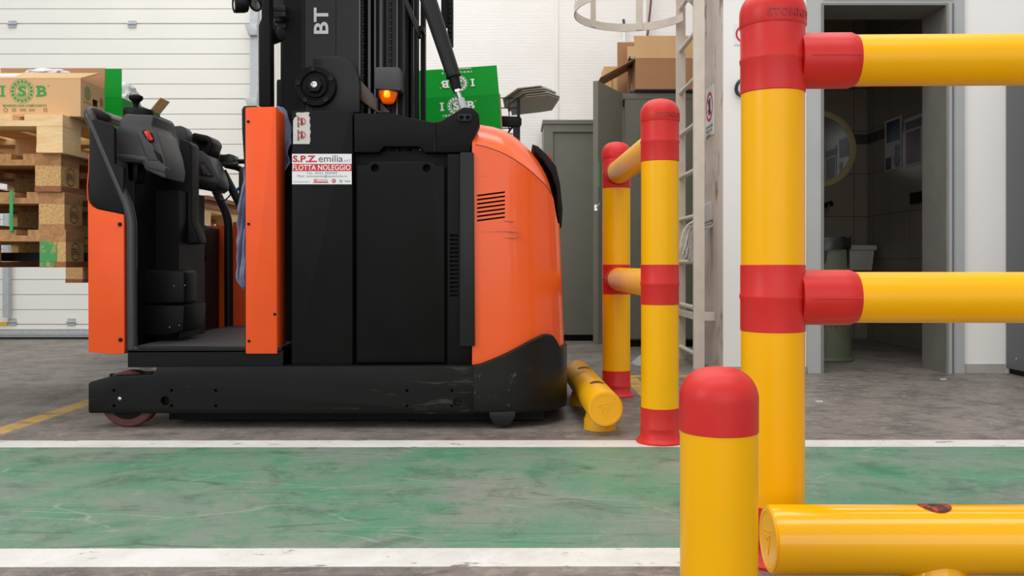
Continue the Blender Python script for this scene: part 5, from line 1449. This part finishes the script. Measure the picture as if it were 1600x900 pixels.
# mop hung on the ladder
mp_ = root('mop', (1.10, 5.24, Z_(345, 5.24)), 'grey string mop hung through the ladder beside the pillar', 'mop')
z0m = Z_(338, 5.25)
obj('mop_socket', MB().prism([(X_(1098, 5.22), Z_(322, 5.22)), (X_(1109, 5.22), Z_(314.5, 5.22)), (X_(1113, 5.22), Z_(318, 5.22)), (X_(1120.5, 5.22), Z_(335, 5.22)), (X_(1119, 5.22), Z_(341, 5.22)), (X_(1098, 5.22), Z_(350, 5.22))], 'y', 5.20, 5.26, 0.008, 3), M_MOPHEAD, mp_)
obj('mop_clip', MB().tube(fillet([W(1113, 320, 5.21), W(1120, 333, 5.21), W(1121, 342, 5.21), W(1113, 354, 5.21), W(1098, 358, 5.21)], 0.03), 0.008, 10).tube([W(1096, 352, 5.22), W(1112, 348, 5.22)], 0.010, 10), M_MOPHEAD, mp_)
sm_ = MB(); random.seed(3)
for k in range(70):
    t = random.random(); y = 5.22 + random.random() * 0.07
    top = W(1098 - 4 * random.random(), 338 + 16 * random.random(), y)
    ex = 1061 + 31 * t
    bend = W(ex + 8 * (1 - t) + 2, 338 + (1 - t) * 14 + 10 * random.random(), y)
    drop = 384 + 22 * math.sin(min(1, t * 1.4) * math.pi * 0.55) + random.uniform(-8, 4)
    end = W(ex + random.uniform(-2, 2), drop, y)
    mid = bend.lerp(end, 0.5) + Vector((random.uniform(-.008, .008), 0, 0))
    pts = fillet([top, bend, mid, end], 0.05, 4)
    sm_.tube(pts, 0.0048 + 0.0015 * random.random(), 6)
obj('mop_strands', sm_, M_MOP, mp_)['kind'] = 'stuff'

# dustpan-like grey sheet on the floor behind the posts
dp_ = root('metal_sheet', (X_(1000, 5.6), 5.6, 0), 'crumpled pale sheet lying on the floor in front of the tall cabinet', 'sheet')
obj('sheet', MB().plate([W(986, 568, 5.42), W(1003, 576, 5.25), W(1012, 560, 5.5), W(1000, 556, 5.6)], (0, 0, 1), 0.006), M_GALV, dp_)
dp_['label'] = 'pale metal sheet propped on the floor in front of the tall cabinet'

# signs
sgn = root('sign', W(1152, 54, YW) , 'white square sign with red ring half hidden by the nearest tall post', 'sign')
cS = W(1163, 53.5, YW); cS.y = YW - 0.004
obj('sign_plate', MB().box(cS.x - 0.058, cS.x + 0.058, YW - 0.004, YW - 0.0005, cS.z - 0.06, cS.z + 0.06, 0.001), M_STICK, sgn)
rd = MB(); prohibit(rd, cS, UX, UZ, 0.050, 0.0008); obj('red_print', rd, M_PRED, sgn)
bk = MB()
for k in range(3):
    z = 0.02 - 0.016 * k
    bk.tube([cS + Vector((-0.03 + 0.008 * k + 0.009 * i, -0.001, z + 0.005 * math.sin(i * 2.2) - 0.006 * i)) for i in range(5)], 0.0016, 6)
obj('black_print', bk, M_PBLK, sgn)
s2 = root('sign', (WX - 0.004, 5.3, Z_(175, 5.3)), 'tall warning sign with a red ring and dark hand on the pillar side', 'sign')
XS = WX - 0.0025
yS0 = WX * F / 316.0; yS1 = WX * F / 288.0
yS0 = XS * F / (1115.5 - 800); yS1 = yS0 + 0.21
zS1, zS0 = Z_(131, yS0), Z_(209, yS0)
obj('sign_plate', MB().box(XS - 0.003, XS, yS0, yS1, zS0, zS1, 0.0008), M_STICK, s2)
cS = Vector((XS - 0.003, yS0 + 0.105, zS1 - 0.115))
rd = MB(); prohibit(rd, cS, -UY, UZ, 0.088, 0.0008); obj('red_print', rd, M_PRED, s2)
bk = MB()
quad(bk, cS, -UY, UZ, -0.018, 0.026, -0.05, 0.01, 0.0012)
for k in range(4): quad(bk, cS, -UY, UZ, -0.018 + 0.0115 * k, -0.008 + 0.0115 * k, 0.005, 0.045 + 0.008 * (k in (1, 2)), 0.0012)
quad(bk, cS, -UY, UZ, -0.034, -0.018, -0.03, -0.012, 0.0012)
for k, t_ in enumerate(('VIETATO TOCCARE', 'PERICOLO', 'ATTENZIONE')):
    pass
put_text(bk, 'NON TOCCARE', cS - UY * -0.085 - UZ * 0.125, -UY, UZ, 0.17, 0.018, 0.001, 0.01)
put_text(bk, 'PERICOLO DI', cS - UY * -0.085 - UZ * 0.150, -UY, UZ, 0.15, 0.018, 0.001, 0.01)
put_text(bk, 'LESIONI', cS - UY * -0.085 - UZ * 0.175, -UY, UZ, 0.11, 0.018, 0.001, 0.01)
obj('black_print', bk, M_PBLK, s2)
# black ring handle on the wall
rg = root('ring_handle', W(1162, 137, YW - 0.01), 'dark rubber hose ring on the white wall beside the nearest tall post', 'hose')
cR = W(1163, 137, YW - 0.03); 
obj('ring', MB().tube([cR + Vector((0.044 * math.cos(a), 0.012 * math.sin(a * 2), 0.044 * math.sin(a))) for a in [2 * math.pi * i / 36 for i in range(36)]], 0.010, 12, closed=True), M_HOSE, rg)
obj('ring_peg', MB().tube([cR + Vector((0.044, 0, 0)), (cR.x + 0.044, YW - 0.001, cR.z)], 0.008, 10), M_HOSE, rg)

# grey cabinet at the right edge of the picture
YR0, YR1 = 4.35, YW - 0.012
xR = X_(1572, YW - .01)
cR_ = root('metal_cabinet', (xR + 0.3, 4.65, 0), 'dark grey metal cabinet at the right edge of the picture, against the white wall', 'cabinet')
obj('cabinet_body', MB().box(xR, xR + 0.6, YR0, YR1, 0.03, 1.78, 0.004), M_CABD, cR_)
obj('plinth', MB().box(xR + 0.012, xR + 0.59, YR0 + 0.01, YR1 - 0.01, 0, 0.0295), M_DEEP, cR_)
h = MB(); h.lathe([(0.006, -0.003), (0.006, 0.0), (0, 0.0005)], (xR, YR1 - 0.1, 0.09), axis='x', seg=12); obj('rivet', h, M_GALV, cR_)

# ================================================================ WASHROOM
wz = W(1277, 233, 7.235)
mi = root('round_mirror', (wz.x, 7.235, wz.z), 'round mirror with an ivory rim on the dim washroom wall', 'mirror')
Mf = M_out
obj('mirror_rim', MB().lathe([(0.265, 0.001), (0.265, 0.016), (0.285, 0.022), (0.312, 0.014), (0.316, 0.001)], (wz.x, 7.238, wz.z), mtx=Mf, seg=56), M_IVORY, mi)
obj('mirror_glass', MB().lathe([(0.267, 0.002), (0.267, 0.008), (0, 0.008)], (wz.x, 7.238, wz.z), mtx=Mf, seg=56), M_MIRROR, mi)
def wallnote(px0, px1, pya, pyb, label, art):
    X = 2.868
    Ya = X * F / (px1 - 800); Yb = X * F / (px0 - 800)
    z1, z0 = Z_(pya, Ya), Z_(pyb, Ya)
    r_ = root('notice', (X, (Ya + Yb) / 2, (z0 + z1) / 2), label, 'notice')
    obj('paper', MB().box(X - 0.002, X, Ya, Yb, z0, z1), M_STICK, r_)
    art(Vector((X - 0.002, Yb, z0)), Yb - Ya, z1 - z0, r_)
def art_blue(p, w, h, r_):
    b = MB(); quad(b, p, -UY, UZ, w * .1, w * .92, h * .55, h * .96, 0.0008); quad(b, p, -UY, UZ, w * .05, w * .4, h * .02, h * .26, 0.0008); quad(b, p, -UY, UZ, w * .62, w * .92, h * .3, h * .46, 0.0008)
    disc(b, p, -UY, UZ, w * .75, h * .18, 0, w * .2, 0.0009)
    obj('blue_print', b, mat('print_blue', (38, 54, 96), 0.5), r_)
def art_red(p, w, h, r_):
    b = MB(); quad(b, p, -UY, UZ, w * .1, w * .9, h * .06, h * .72, 0.0008); obj('red_print', b, mat('print_dark_red', (92, 38, 34), 0.5), r_)
    c = MB(); quad(c, p, -UY, UZ, w * .05, w * .98, h * .76, h * .93, 0.0008); obj('black_print', c, M_PBLK, r_)
wallnote(1383, 1409, 180, 262, 'blue and white notice on the dim washroom wall', art_blue)
wallnote(1414, 1441, 177, 256, 'dark red notice with a black heading on the dim washroom wall', art_red)
X = 2.868; Ya = X * F / 645; Yb = X * F / 624
sd_ = root('socket_plate', (X, Ya, Z_(307, Ya)), 'black switch plate low on the washroom wall beside the door jamb', 'switch')
obj('plate', MB().box(X - 0.012, X, Ya, Yb, Z_(316, Ya), Z_(298, Ya), 0.003), M_DEEP, sd_)
obj('rocker', MB().box(X - 0.016, X - 0.0115, Ya + 0.03, Ya + 0.10, Z_(312, Ya), Z_(302, Ya), 0.002), M_BLACK, sd_)
tp = root('tap', (X_(1292, 7.1), 7.12, Z_(325, 7.1)), 'chrome lever tap on the dim washroom wall above the bin', 'tap')
obj('spout', MB().tube(fillet([(X_(1270, 7.1), 7.15, Z_(325, 7.1)), (X_(1293, 7.0), 7.05, Z_(320, 7.0)), (X_(1303, 6.95), 7.0, Z_(318, 7.0))], 0.05), 0.022, 14), M_BLACK2, tp)
obj('lever', MB().tube([W(1296, 319, 6.98), W(1287, 340, 6.98)], 0.008, 10), M_STEEL, tp)
obj('wall_flange', MB().lathe([(0.04, 0), (0.04, 0.03), (0.02, 0.09)], (X_(1270, 7.1), 7.238, Z_(325, 7.1)), mtx=M_out, seg=20), M_STEEL, tp)
YBi = 5.62
xb_, rb, rt = X_(1288, YBi), 0.172, 0.148
zbt = Z_(372, YBi)
bn = root('waste_bin', (xb_, YBi, 0), 'tall olive perforated waste bin with a black liner just inside the washroom door', 'bin')
bb_ = obj('bin_body', MB().lathe([(rb, 0), (rb + 0.004, 0.012), (rb - 0.012, 0.03), (rt + 0.005, 0.30), (rt, zbt - 0.02), (rt - 0.006, zbt - 0.02), (rt - 0.004, 0.3), (rb - 0.02, 0.02), (0, 0.02)], (xb_, YBi, 0), seg=48), M_BIN, bn)
hl = MB()
for z in [0.20 + 0.042 * i for i in range(9)]:
    for k in range(26):
        a = 2 * math.pi * k / 26
        rr = rt + 0.009
        hl.box(xb_ + rr * math.cos(a) - 0.006, xb_ + rr * math.cos(a) + 0.006, YBi + rr * math.sin(a) - 0.010, YBi + rr * math.sin(a) + 0.010, z, z + 0.024, 0, 1, Matrix.Rotation(a + math.pi / 2, 3, 'Z') if False else Matrix.Rotation(a, 3, 'Z'))
cut(bb_, hl)
lg_ = MB()
lg_.lathe([(rt - 0.0075, 0.04), (rt - 0.0075, zbt - 0.01)] + [(rt + 0.004, zbt + 0.004), (rt + 0.008, zbt - 0.02), (rt + 0.010, zbt - 0.07)], (xb_, YBi, 0), seg=48)
for v in lg_.bm.verts:
    if v.co.z > zbt - 0.05 or (v.co - Vector((xb_, YBi, v.co.z))).length > rt + 0.005:
        n = noise.noise(v.co * 18); v.co.z += n * 0.02; d_ = (v.co - Vector((xb_, YBi, v.co.z)))
        v.co += d_.normalized() * abs(n) * 0.015
obj('bin_liner', lg_, M_BAG, bn)
cs = root('toilet_cistern', (X_(1343, 6.95), 7.1, Z_(400, 7)), 'white plastic cistern on the back wall of the dim washroom', 'cistern')
ys = 7.0
obj('tank', MB().prism([(X_(1320, ys), Z_(391, ys)), (X_(1367, ys), Z_(391, ys)), (X_(1363, ys), Z_(423, ys)), (X_(1320, ys), Z_(423, ys))], 'y', ys, 7.238, 0.01, 3), M_WHITEPL, cs)
obj('lid', MB().prism([(X_(1317, ys), Z_(383, ys)), (X_(1369, ys), Z_(383, ys)), (X_(1369, ys), Z_(391, ys)), (X_(1317, ys), Z_(391, ys))], 'y', ys - 0.015, 7.238, 0.005, 2), M_WHITEPL, cs)
# scraps on the floor
for (px, py, l_, lab) in ((1280, 628, 0.03, 'small paper scrap on the concrete floor in front of the washroom door'), (1474, 593, 0.03, 'tiny torn scrap of paper on the floor by the door jamb')):
    Yq = F * CZ / (py - HY); xq = X_(px, Yq)
    obj('paper_scrap', MB().box(xq - l_ / 2, xq + l_ / 2, Yq - 0.006, Yq + 0.006, 0.0004, 0.004, 0.001, rot=Matrix.Rotation(0.2, 3, 'Z')), M_STICK, None, lab, 'paper', origin=(xq, Yq, 0))
